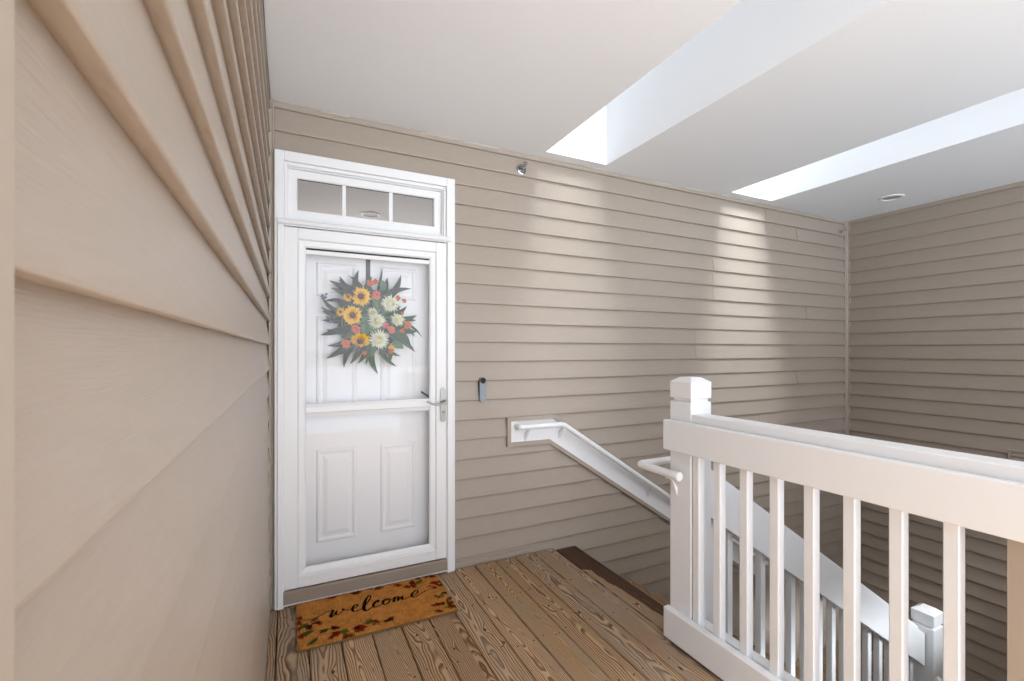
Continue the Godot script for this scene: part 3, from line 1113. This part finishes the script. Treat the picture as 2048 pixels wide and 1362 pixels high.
# ------------------------------------------------------------------ small things
const WORD := [
	[[22, 402, 5], [42, 448, 6], [77, 470, 7], [114, 464, 7], [146, 435, 7], [179, 393, 8], [208, 389, 10], [226, 389, 14], [215, 440, 22], [203, 512, 20], [218, 512, 12], [240, 446, 9], [250, 418, 12], [237, 459, 18], [240, 499, 14], [265, 481, 9], [291, 429, 12], [283, 409, 14], [297, 440, 9], [327, 457, 8]],
	[[327, 457, 8], [353, 451, 9], [381, 420, 12], [382, 382, 12], [364, 385, 14], [346, 442, 18], [347, 505, 16], [367, 521, 10], [403, 499, 9]],
	[[403, 499, 9], [440, 418, 10], [474, 321, 12], [483, 259, 12], [472, 242, 12], [445, 319, 20], [423, 446, 24], [417, 541, 20], [436, 560, 14], [471, 519, 10]],
	[[471, 519, 10], [491, 462, 10], [517, 400, 12], [528, 413, 12], [519, 433, 12], [527, 387, 8], [504, 411, 16], [482, 475, 18], [487, 532, 14], [510, 527, 10], [546, 490, 9]],
	[[546, 490, 9], [576, 409, 12], [554, 440, 18], [549, 510, 16], [573, 519, 13], [596, 466, 13], [594, 411, 12], [574, 418, 10], [597, 451, 8], [624, 429, 9]],
	[[624, 429, 9], [640, 411, 13], [628, 466, 20], [621, 501, 18], [640, 448, 9], [664, 418, 12], [656, 473, 19], [650, 505, 16], [669, 462, 9], [692, 433, 13], [679, 481, 18], [687, 508, 13], [710, 499, 9], [738, 490, 9]],
	[[738, 490, 9], [773, 466, 10], [804, 424, 13], [808, 380, 12], [790, 374, 14], [760, 429, 18], [751, 490, 15], [773, 514, 11], [813, 477, 9], [846, 442, 8], [887, 411, 7], [922, 413, 6]],
]
const PRINT := [[27, 387, "r"], [17, 488, "r"], [126, 596, "R"], [79, 629, "d"], [24, 600, "r"], [58, 727, "g"], [37, 776, "g"], [92, 901, "G"], [151, 747, "d"], [222, 747, "d"], [224, 851, "d"], [209, 912, "R"], [262, 864, "g"], [291, 956, "y"], [276, 976, "y"], [338, 862, "R"], [345, 919, "R"], [379, 877, "r"], [441, 851, "b"], [440, 804, "b"], [468, 846, "b"], [533, 855, "d"], [238, 59, "d"], [276, 24, "d"], [215, 62, "b"], [414, 73, "r"], [397, 57, "d"], [496, 48, "g"], [542, 86, "r"], [577, 44, "d"], [637, 20, "d"], [701, 123, "r"], [760, 24, "g"], [801, 158, "R"], [795, 248, "R"], [760, 220, "R"], [851, 176, "y"], [863, 57, "d"], [914, 75, "d"], [968, 81, "R"], [949, 26, "r"], [954, 286, "d"], [985, 297, "R"], [941, 396, "r"], [972, 374, "d"], [968, 578, "g"], [937, 642, "g"], [982, 743, "g"], [980, 835, "G"], [927, 804, "r"], [885, 800, "r"], [946, 901, "y"], [980, 919, "g"], [874, 921, "b"], [103, 497, "g"]]

func doormat() -> void:
	var w := 858
	var h := 500
	var im := Image.create(w, h, false, Image.FORMAT_RGB8)
	var n := noise(5, 1.0, 2)
	var r := RandomNumberGenerator.new()
	r.seed = 9
	for y in h:
		for x in w:
			var v := 0.80 + 0.22 * r.randf() + 0.24 * n.get_noise_2d(x * 0.30, y * 0.30) + 0.08 * n.get_noise_2d(x * 0.012, y * 0.012)
			im.set_pixel(x, y, Color(0.86 * v, 0.59 * v, 0.30 * v))
	var ink := {"r": Color(0.42, 0.16, 0.08), "R": Color(0.55, 0.13, 0.06), "d": Color(0.22, 0.09, 0.05), "g": Color(0.27, 0.33, 0.10), "G": Color(0.16, 0.30, 0.08), "y": Color(0.45, 0.47, 0.10), "b": Color(0.36, 0.20, 0.07)}
	var prints := PRINT.duplicate()
	for b in PRINT:
		prints.append([b[0] + r.randf_range(-22, 22), b[1] + r.randf_range(-38, 38), ["r", "d", "b", "g", "R"][r.randi() % 5]])
	for b in prints:
		var c := Vector2(b[0] * w / 1000.0, b[1] * h / 1000.0)
		var kind: String = b[2]
		var lobes := 5 if kind in ["r", "R", "d"] else 1
		if kind == "b":
			lobes = 3
		var a0 := r.randf() * TAU
		for l in lobes:
			var an := a0 + (l - (lobes - 1) * 0.5) * (0.8 if lobes == 5 else 0.5)
			if lobes == 1:
				an = -0.45 + r.randf_range(-0.4, 0.4)
			var len_ := r.randf_range(18, 30) if lobes == 5 else (r.randf_range(40, 62) if lobes == 1 else r.randf_range(26, 40))
			var wid := len_ * (0.30 if lobes == 5 else (0.30 if lobes == 1 else 0.10))
			var dir := Vector2.from_angle(an)
			var mid := c + dir * len_ * (0.5 if lobes > 1 else 0.0)
			for y in range(int(mid.y - len_), int(mid.y + len_)):
				for x in range(int(mid.x - len_), int(mid.x + len_)):
					if x < 0 or y < 0 or x >= w or y >= h:
						continue
					var q := Vector2(x, y) - mid
					var t := q.dot(dir) / (len_ * 0.62)
					var s := absf(q.dot(dir.orthogonal()))
					if absf(t) < 1.0 and s < wid * (1.0 - t * t) and r.randf() > 0.12:
						var vein := 0.72 if s < 1.3 else 1.0
						im.set_pixel(x, y, im.get_pixel(x, y).lerp(ink[kind] * vein * (0.85 + 0.35 * r.randf()), 0.86))
	for st_ in WORD:
		var cv := []
		for p in st_:
			cv.append(Vector3(p[0] * w / 1000.0, p[1] * h / 1000.0, p[2] * 0.42))
		for k in cv.size() - 1:
			var p0: Vector3 = cv[maxi(k - 1, 0)]
			var p1: Vector3 = cv[k]
			var p2: Vector3 = cv[k + 1]
			var p3: Vector3 = cv[mini(k + 2, cv.size() - 1)]
			var steps := int(Vector2(p2.x - p1.x, p2.y - p1.y).length()) + 2
			for i in steps:
				var q := p1.cubic_interpolate(p2, p0, p3, float(i) / steps)
				var rad := maxf(2.2, q.z)
				for yy in range(int(q.y - rad - 1), int(q.y + rad + 2)):
					for xx in range(int(q.x - rad - 1), int(q.x + rad + 2)):
						if xx >= 0 and yy >= 0 and xx < w and yy < h and Vector2(xx - q.x, yy - q.y).length() < rad + r.randf_range(-0.8, 0.5):
							im.set_pixel(xx, yy, Color(0.055, 0.045, 0.03))
	var m := mat(Color.WHITE, 0.95)
	m.albedo_texture = ImageTexture.create_from_image(im)
	m.metallic_specular = 0.15
	m.normal_enabled = true
	m.normal_texture = grain_normal(512, 512, 60.0, 60.0, 31, 6.0)
	m.normal_scale = 0.8
	var d := thing("doormat", "orange-brown coir doormat reading welcome with an autumn leaf print", "doormat", Vector3(0.425, 0.002, -2.535))
	var st := S()
	var lo := Vector3(0.035, 0.0165, -2.765)
	var hi := Vector3(0.815, 0.0165, -2.335)
	var nx := 40
	var nz := 24
	var hn := noise(15, 1.0, 2)
	var at := func(i: int, j: int) -> Vector3:
		var x := lerpf(lo.x, hi.x, float(i) / nx)
		var z := lerpf(lo.z, hi.z, float(j) / nz)
		var y := 0.0165 + 0.0009 * hn.get_noise_2d(i * 0.9, j * 0.9)
		if i == 0 or i == nx:
			x += 0.002 * hn.get_noise_2d(j * 1.3, 4.0)
			y -= 0.002
		if j == 0 or j == nz:
			z += 0.002 * hn.get_noise_2d(i * 1.3, 9.0)
			y -= 0.002
		return Vector3(x, y, z)
	for i in nx:
		for j in nz:
			var uv := func(a: int, b: int) -> Vector2: return Vector2(float(a) / nx, 0.055 + 0.945 * float(b) / nz)
			quad(st, at.call(i, j), at.call(i + 1, j), at.call(i + 1, j + 1), at.call(i, j + 1), Vector3.UP, uv.call(i, j), uv.call(i + 1, j), uv.call(i + 1, j + 1), uv.call(i, j + 1))
	part("coir_pile", st, m, d)
	# bristles standing up out of the pile, dyed like the pile under them
	var blade := S()
	for k in 3:
		var an := TAU * k / 3.0
		var q := Vector3(cos(an), 0, sin(an)) * 0.0011
		var q2 := Vector3(cos(an + TAU / 3.0), 0, sin(an + TAU / 3.0)) * 0.0011
		tri(blade, q, q2, Vector3(0.0012, 0.0085, 0.0008), q + q2)
	var mm := MultiMesh.new()
	mm.transform_format = MultiMesh.TRANSFORM_3D
	mm.use_colors = true
	mm.mesh = blade.commit()
	mm.instance_count = 26000
	for k in 26000:
		var fx := r.randf()
		var fz := r.randf()
		var b3 := Basis(Vector3.UP, r.randf() * TAU).rotated(Vector3(r.randf_range(-1, 1), 0, r.randf_range(-1, 1)).normalized(), r.randf_range(0.0, 0.8)).scaled(Vector3.ONE * r.randf_range(0.7, 1.2))
		mm.set_instance_transform(k, Transform3D(b3, Vector3(lerpf(0.0365, 0.8135, fx), 0.0142, lerpf(-2.7635, -2.3365, fz))))
		var pc := im.get_pixel(int(fx * (w - 1)), int((0.055 + 0.945 * fz) * (h - 1))).srgb_to_linear() * r.randf_range(0.75, 1.2)
		pc.a = 1.0
		mm.set_instance_color(k, pc)
	var bm := mat(Color.WHITE, 0.9)
	bm.vertex_color_use_as_albedo = true
	bm.metallic_specular = 0.2
	var bi := MultiMeshInstance3D.new()
	bi.name = "bristles"
	bi.multimesh = mm
	bi.material_override = bm
	bi.set_meta("kind", "stuff")
	d.add_child(bi, true)
	bi.position = -d.position
	st = S()
	box(st, Vector3(0.036, 0.0022, -2.764), Vector3(0.814, 0.0146, -2.336), 0.002)
	part("backing", st, mat(lin(0.20, 0.11, 0.035), 0.95), d)

func doorbell() -> void:
	var d := thing("doorbell", "grey pill-shaped doorbell with a black camera eye on the siding", "doorbell", Vector3(1.1415, 1.145, WALL))
	var st := S()
	prism(st, stadium(0.043, 0.160), Vector3(1.1415, 1.145, -2.792), Vector3.RIGHT, Vector3.UP, Vector3(0, 0, -0.026))
	part("back_housing", st, M.dark, d)
	st = S()
	prism(st, stadium(0.045, 0.162, 14), Vector3(1.1425, 1.145, -2.784), Vector3.RIGHT, Vector3.UP, Vector3(0, 0, -0.0078))
	part("face_plate", st, mat(lin(0.27, 0.31, 0.35), 0.45), d)
	st = S()
	lathe(st, [Vector2(0.0195, 0.0), Vector2(0.0195, 0.003), Vector2(0.017, 0.0045), Vector2(0.009, 0.0035), Vector2(0.006, 0.002), Vector2(0.0, 0.002)], Vector3(1.1425, 1.203, -2.7838), Vector3(0, 0, 1), 24)
	part("lens", st, mat(lin(0.004, 0.004, 0.004), 0.5), d)
	st = S()
	lathe(st, [Vector2(0.011, 0.0), Vector2(0.011, 0.001), Vector2(0.0, 0.0016)], Vector3(1.1425, 1.095, -2.7839), Vector3(0, 0, 1), 20)
	part("button", st, mat(lin(0.30, 0.34, 0.38), 0.4), d)

func sprinklers() -> void:
	var specs := [[Vector3(1.436, 2.642, -2.815), "chrome", "chrome sidewall sprinkler head on the siding beneath the skylight"], [Vector3(5.170, 2.628, -2.815), "tan", "tan painted sidewall sprinkler head in the wall corner"]]
	for s in specs:
		var p: Vector3 = s[0]
		var m: Material = M.chrome if s[1] == "chrome" else M.trim
		var t := thing("fire_sprinkler", s[2], "sprinkler", p, "sprinkler heads under the ceiling")
		var st := S()
		lathe(st, [Vector2(0.038, 0.0), Vector2(0.038, 0.005), Vector2(0.034, 0.014), Vector2(0.027, 0.017), Vector2(0.020, 0.010), Vector2(0.0, 0.010)], p, Vector3(0, 0, 1), 28)
		part("escutcheon", st, m, t)
		st = S()
		lathe(st, [Vector2(0.013, 0.010), Vector2(0.013, 0.030), Vector2(0.016, 0.031), Vector2(0.016, 0.040), Vector2(0.010, 0.042), Vector2(0.0, 0.042)], p, Vector3(0, 0.22, 1), 6)
		part("body", st, m, t)
		st = S()
		for sg in [-1.0, 1.0]:
			tube(st, fillet([p + Vector3(sg * 0.008, 0.009, 0.040), p + Vector3(sg * 0.012, 0.013, 0.055), p + Vector3(sg * 0.002, 0.017, 0.070)], 0.008, 3), 0.0025, 8)
		tube(st, [p + Vector3(0, 0.009, 0.041), p + Vector3(0, 0.016, 0.068)], 0.003, 8)
		part("yoke", st, m, t)
		st = S()
		box(st, p + Vector3(-0.015, 0.012, 0.070), p + Vector3(0.015, 0.030, 0.073), 0.001)
		box(st, p + Vector3(-0.013, 0.028, 0.050), p + Vector3(0.013, 0.031, 0.073), 0.001)
		part("deflector", st, m, t)

func downlights() -> void:
	for s in [[Vector3(4.80, CEIL, -2.19), "white recessed ceiling light between the skylight and the end wall"], [Vector3(0.727, CEIL, -0.94), "white recessed ceiling light over the deck in front of the door"]]:
		var p: Vector3 = s[0]
		var t := thing("recessed_light", s[1], "ceiling light", p, "recessed ceiling lights")
		var st := S()
		lathe(st, [Vector2(0.092, 0.0), Vector2(0.090, 0.006), Vector2(0.080, 0.010), Vector2(0.070, 0.008), Vector2(0.066, 0.001), Vector2(0.060, 0.0005)], p, Vector3.DOWN, 36)
		part("trim_ring", st, M.white, t)
		st = S()
		lathe(st, [Vector2(0.0662, 0.0008), Vector2(0.050, 0.0035), Vector2(0.0, 0.0055)], p, Vector3.DOWN, 30)
		part("lens", st, mat(lin(0.42, 0.42, 0.42), 0.5), t)

func vent() -> void:
	var v := thing("wall_vent", "small tan louvred vent cover on the stairwell end wall above the rail", "vent", Vector3(FAR - 0.014, 0.50, -1.46))
	var st := S()
	var x := FAR - 0.030
	box(st, Vector3(x, 0.34, -1.60), Vector3(FAR - 0.004, 0.595, -1.585), 0.002)
	box(st, Vector3(x, 0.34, -1.335), Vector3(FAR - 0.004, 0.595, -1.32), 0.002)
	box(st, Vector3(x, 0.58, -1.585), Vector3(FAR - 0.004, 0.595, -1.335), 0.002)
	box(st, Vector3(x, 0.34, -1.585), Vector3(FAR - 0.004, 0.355, -1.335), 0.002)
	part("frame", st, M.trim, v)
	for k in 7:
		st = S()
		var y := 0.36 + 0.031 * k
		quad(st, Vector3(x + 0.002, y, -1.585), Vector3(x + 0.002, y, -1.335), Vector3(x + 0.016, y + 0.026, -1.335), Vector3(x + 0.016, y + 0.026, -1.585), Vector3(-1, 0.5, 0))
		quad(st, Vector3(x + 0.002, y, -1.585), Vector3(x + 0.002, y, -1.335), Vector3(x + 0.016, y + 0.001, -1.335), Vector3(x + 0.016, y + 0.001, -1.585), Vector3(0, -1, 0))
		part("louvre", st, M.trim, v)

# ------------------------------------------------------------------ wreath
# a place on the wreath, from the photograph's close-up, at the depth d in front of the eye plane
func on_wreath(x: float, y: float, d: float) -> Vector3:
	var u := (640.0 + x / 6.19 - 1024.0) / 918.0
	var v := (701.0 - 530.0 - y / 6.19) / 918.0
	var a := deg_to_rad(YAW)
	var k := d / (cos(a) - u * sin(a))
	return Vector3((u * cos(a) + sin(a)) * k, EYE + v * k, -d)

func leaf(st: SurfaceTool, a: Vector3, b: Vector3, w: float, bow: Vector3, lift: float) -> void:
	var n := 7
	var prev := []
	for i in n + 1:
		var t := float(i) / n
		var c := a.lerp(b, t) + bow * sin(t * PI) + Vector3(0, 0, lift * sin(t * PI * 0.8))
		var tan_ := (b - a + bow * cos(t * PI) * PI).normalized()
		var side := tan_.cross(Vector3(0, 0, 1)).normalized()
		var ww := w * pow(sin(PI * pow(clampf(t * 0.97 + 0.03, 0.0, 1.0), 0.8)), 0.85)
		var row := [c - side * ww + Vector3(0, 0, ww * 0.35), c, c + side * ww + Vector3(0, 0, ww * 0.35)]
		if i > 0:
			for k in 2:
				quad(st, prev[k], prev[k + 1], row[k + 1], row[k], Vector3(0, 0, 1))
		prev = row

func petal(st: SurfaceTool, c: Vector3, dir: Vector3, face: Vector3, l0: float, l1: float, w: float, up0: float, up1: float) -> void:
	var side := dir.cross(face).normalized()
	var p0 := c + dir * l0 + face * up0
	var p1 := c + dir * lerpf(l0, l1, 0.55) + face * (lerpf(up0, up1, 0.55) + w * 0.25)
	var p2 := c + dir * l1 + face * up1
	quad(st, p0 - side * w * 0.35, p0 + side * w * 0.35, p1 + side * w, p1 - side * w, face)
	quad(st, p1 - side * w, p1 + side * w, p2 + side * w * 0.25, p2 - side * w * 0.25, face)

func dir_at(face: Vector3, an: float) -> Vector3:
	var u := face.cross(Vector3.UP).normalized()
	return u * cos(an) + face.cross(u) * sin(an)

func dome(st: SurfaceTool, c: Vector3, face: Vector3, r: float, h: float) -> void:
	lathe(st, [Vector2(r, 0), Vector2(r * 0.9, h * 0.5), Vector2(r * 0.6, h * 0.85), Vector2(r * 0.25, h), Vector2(0, h)], c, face, 14)

func wreath() -> void:
	var r := RandomNumberGenerator.new()
	r.seed = 4
	var cen := on_wreath(640, 680, 2.85)
	var w := thing("flower_wreath", "wreath of sunflowers, white mums and dark green leaves on the front door", "wreath", cen)
	# twig ring behind the flowers
	var st := S()
	var ring := []
	for k in 33:
		var an := TAU * k / 32.0
		ring.append(cen + Vector3(cos(an) * 0.165, sin(an) * 0.165, -0.008))
	tube(st, ring, 0.018, 8)
	part("twig_ring", st, mat(lin(0.06, 0.045, 0.03), 0.9), w)
	var tips := [[110, 190], [130, 285], [10, 385], [40, 450], [5, 515], [25, 575], [15, 685], [70, 800], [0, 870], [80, 1000], [70, 1160], [155, 1120], [290, 1270], [370, 1230], [460, 1225], [560, 1240], [715, 1355], [850, 1235], [950, 1260], [1000, 1130], [1175, 1080], [1120, 1010], [1265, 905], [1170, 895], [1210, 820], [1190, 690], [1200, 620], [1070, 510], [1035, 320], [1135, 295], [995, 125], [830, 150], [775, 25], [640, 140], [480, 60], [340, 125], [240, 140], [220, 180], [300, 240]]
	var lm := [mat(lin(0.045, 0.052, 0.042), 0.5), mat(lin(0.065, 0.078, 0.058), 0.55), mat(lin(0.020, 0.058, 0.022), 0.45), mat(lin(0.07, 0.125, 0.07), 0.55), mat(lin(0.035, 0.045, 0.034), 0.5), mat(lin(0.045, 0.090, 0.040), 0.5)]
	for m in lm:
		m.backlight_enabled = true
		m.backlight = Color(0.12, 0.16, 0.08)
	for t in tips:
		st = S()
		var d := 2.858 - r.randf() * 0.025
		var tip := on_wreath(t[0], t[1], d)
		var base := on_wreath(lerpf(t[0], 640.0, 0.62), lerpf(t[1], 680.0, 0.62), d - 0.004)
		var thin: bool = t in [[775, 25], [340, 125], [1265, 905], [1035, 320], [155, 1120]]
		var bow := Vector3(-(tip - base).y, (tip - base).x, 0) * r.randf_range(-0.24, 0.24)
		leaf(st, base, tip, 0.009 if thin else r.randf_range(0.014, 0.022), bow, r.randf_range(0.0, 0.030))
		var which := 0
		if t[0] > 900 and t[1] < 1120:
			which = 2 if t[1] > 480 else 1
		elif t[1] > 1050:
			which = 3 if t[0] > 380 else 1
		if r.randf() < 0.4:
			which = [4, 0, 5, 5][which]
		part("leaf", st, lm[which], w)
	# broad sage leaves between the flowers
	var sage := mat(lin(0.11, 0.19, 0.10), 0.6)
	var sage2 := mat(lin(0.075, 0.11, 0.07), 0.6)
	for t in [[540, 530, 80], [560, 680, 90], [560, 800, 90], [760, 1020, 95], [920, 900, 100], [850, 620, 80], [620, 1050, 90], [960, 1010, 80], [740, 480, 70], [660, 560, 70], [860, 330, 75], [760, 250, 70], [700, 450, 70], [450, 480, 70], [420, 880, 80], [340, 880, 75], [930, 560, 60], [1010, 700, 60], [600, 300, 60], [500, 260, 60], [380, 520, 70], [650, 800, 80]]:
		st = S()
		var c := on_wreath(t[0], t[1], 2.838 - r.randf() * 0.01)
		var l: float = t[2] * 0.000479
		var an := atan2(c.y - cen.y, c.x - cen.x) + r.randf_range(-0.7, 0.7)
		var dv := Vector3(cos(an), sin(an), 0) * l
		leaf(st, c - dv, c + dv, l * 0.62, Vector3(-dv.y, dv.x, 0) * r.randf_range(-0.3, 0.3), r.randf_range(0.002, 0.016))
		part("leaf", st, sage if r.randf() < 0.6 else sage2, w)
	# the darker inner leaves that fill the ring
	for k in 46:
		st = S()
		var an := TAU * k / 46.0 + r.randf_range(-0.1, 0.1)
		var ra := r.randf_range(0.05, 0.17)
		var c := cen + Vector3(cos(an) * ra, sin(an) * ra, r.randf_range(-0.004, 0.006))
		var a2 := an + r.randf_range(-0.8, 0.8)
		var dv := Vector3(cos(a2), sin(a2), 0) * r.randf_range(0.035, 0.06)
		leaf(st, c - dv, c + dv, r.randf_range(0.010, 0.017), Vector3.ZERO, 0.008)
		part("leaf", st, sage2 if r.randf() < 0.5 else lm[r.randi() % 3], w)
	# blue grey sprigs
	var blue := mat(lin(0.17, 0.21, 0.25), 0.7)
	for t in [[130, 670], [300, 810], [430, 1040], [60, 380], [330, 720]]:
		st = S()
		var c := on_wreath(t[0], t[1], 2.835)
		for k in 16:
			var an := r.randf() * TAU
			var o := Vector3(cos(an), sin(an), 0) * r.randf_range(0.006, 0.032)
			leaf(st, c + o * 0.3, c + o, 0.0045, Vector3.ZERO, 0.004 + r.randf() * 0.006)
		part("sprig", st, blue, w)
	# pale stems
	st = S()
	for t in [[[280, 560], [265, 960]], [[300, 480], [280, 620]], [[490, 280], [535, 200]], [[340, 340], [360, 290]], [[470, 1150], [510, 1090]]]:
		tube(st, [on_wreath(t[0][0], t[0][1], 2.832), on_wreath(t[1][0], t[1][1], 2.830)], 0.0028, 6)
	part("stems", st, mat(lin(0.42, 0.42, 0.34), 0.7), w)
	# sunflowers
	var yellow := mat(lin(0.80, 0.49, 0.04), 0.6)
	var brown := mat(lin(0.10, 0.065, 0.05), 0.9)
	for t in [[505, 390, 122], [400, 622, 122], [500, 940, 122], [250, 580, 56], [345, 395, 60]]:
		var rad: float = t[2] * 0.00048
		var c := on_wreath(t[0], t[1], 2.818)
		var face := (Vector3(0, 0, 1) + Vector3(r.randf_range(-0.2, 0.2), r.randf_range(-0.25, 0.1), 0)).normalized()
		if t[0] == 500:
			face = Vector3(-0.2, -0.5, 0.85).normalized()
		st = S()
		for q in 2:
			var cnt := 17
			for k in cnt:
				petal(st, c, dir_at(face, TAU * (k + 0.5 * q) / cnt + r.randf_range(-0.08, 0.08)), face, rad * 0.22, rad * (1.0 if q == 0 else 0.86) * r.randf_range(0.92, 1.06), rad * 0.155, 0.002 + q * 0.003, r.randf_range(-0.004, 0.006) + q * 0.004)
		var f := part("sunflower", st, yellow, w)
		st = S()
		dome(st, c + face * 0.004, face, rad * 0.33, rad * 0.2)
		part("flower_centre", st, brown, f)
		st = S()
		for k in 15:
			petal(st, c, dir_at(face, TAU * k / 15.0 + r.randf_range(-0.2, 0.2)), face, rad * 0.2, rad * r.randf_range(0.5, 0.72), rad * 0.10, 0.005, r.randf_range(0.010, 0.018))
		part("inner_petals", st, mat(lin(0.66, 0.30, 0.02), 0.6), f)
	# white chrysanthemums
	var cream := mat(lin(0.78, 0.79, 0.62), 0.7)
	var lemon := mat(lin(0.72, 0.66, 0.22), 0.7)
	for t in [[870, 475, 118], [700, 690, 112], [645, 590, 70], [960, 675, 95], [730, 925, 132]]:
		var rad: float = t[2] * 0.00048
		var c := on_wreath(t[0], t[1], 2.816)
		var face := Vector3(r.randf_range(-0.25, 0.25), r.randf_range(-0.3, 0.1), 1).normalized()
		st = S()
		for q in 5:
			var cnt := 22 - q * 3
			for k in cnt:
				var l := rad * (1.0 - q * 0.17) * r.randf_range(0.9, 1.06)
				petal(st, c, dir_at(face, TAU * (k + 0.5 * q) / cnt + r.randf_range(-0.1, 0.1)), face, rad * 0.1, l, rad * 0.085, 0.001 + q * 0.003, 0.001 + q * 0.008 + r.randf_range(-0.004, 0.005))
		var f := part("chrysanthemum", st, cream, w)
		st = S()
		dome(st, c + face * 0.012, face, rad * 0.17, rad * 0.13)
		part("flower_centre", st, lemon, f)
	# small roses and buds
	var coral := mat(lin(0.66, 0.20, 0.13), 0.65)
	var orange := mat(lin(0.62, 0.17, 0.05), 0.65)
	for t in [[695, 372, 60, 0], [440, 792, 62, 0], [318, 975, 58, 0], [880, 800, 55, 0], [808, 742, 42, 0], [620, 228, 48, 1], [685, 205, 36, 1], [960, 412, 36, 1], [1038, 445, 30, 1], [1005, 600, 32, 1], [1085, 745, 48, 1], [1015, 820, 34, 1], [545, 1092, 42, 0], [875, 1062, 42, 1], [880, 1020, 36, 2]]:
		var rad: float = t[2] * 0.00048
		var c := on_wreath(t[0], t[1], 2.820)
		var face := Vector3(r.randf_range(-0.3, 0.3), r.randf_range(-0.3, 0.2), 1).normalized()
		st = S()
		for q in 4:
			var cnt := 7 - q
			for k in cnt:
				petal(st, c, dir_at(face, TAU * (k + 0.4 * q) / cnt + r.randf_range(-0.15, 0.15)), face, rad * 0.12, rad * (1.0 - q * 0.2) * (1.0 if t[3] == 0 else r.randf_range(0.75, 1.3)), rad * (0.42 - q * 0.05), 0.001 + q * 0.004, 0.004 + q * 0.006)
		dome(st, c + face * 0.010, face, rad * 0.3, rad * 0.3)
		part("rose" if t[3] == 0 else "bud", st, [coral, orange, yellow][t[3]], w)
	# strap over the door
	var s := thing("wreath_hanger", "dark strap hanger over the top of the front door holding the wreath", "hanger", Vector3(0.43, 1.95, -2.878))
	st = S()
	box(st, Vector3(0.417, 1.74, -2.8795), Vector3(0.443, 2.103, -2.8765), 0.001)
	box(st, Vector3(0.417, 1.74, -2.8765), Vector3(0.443, 1.752, -2.850), 0.001)
	part("strap", st, mat(lin(0.055, 0.055, 0.055), 0.5, 0.4), s)
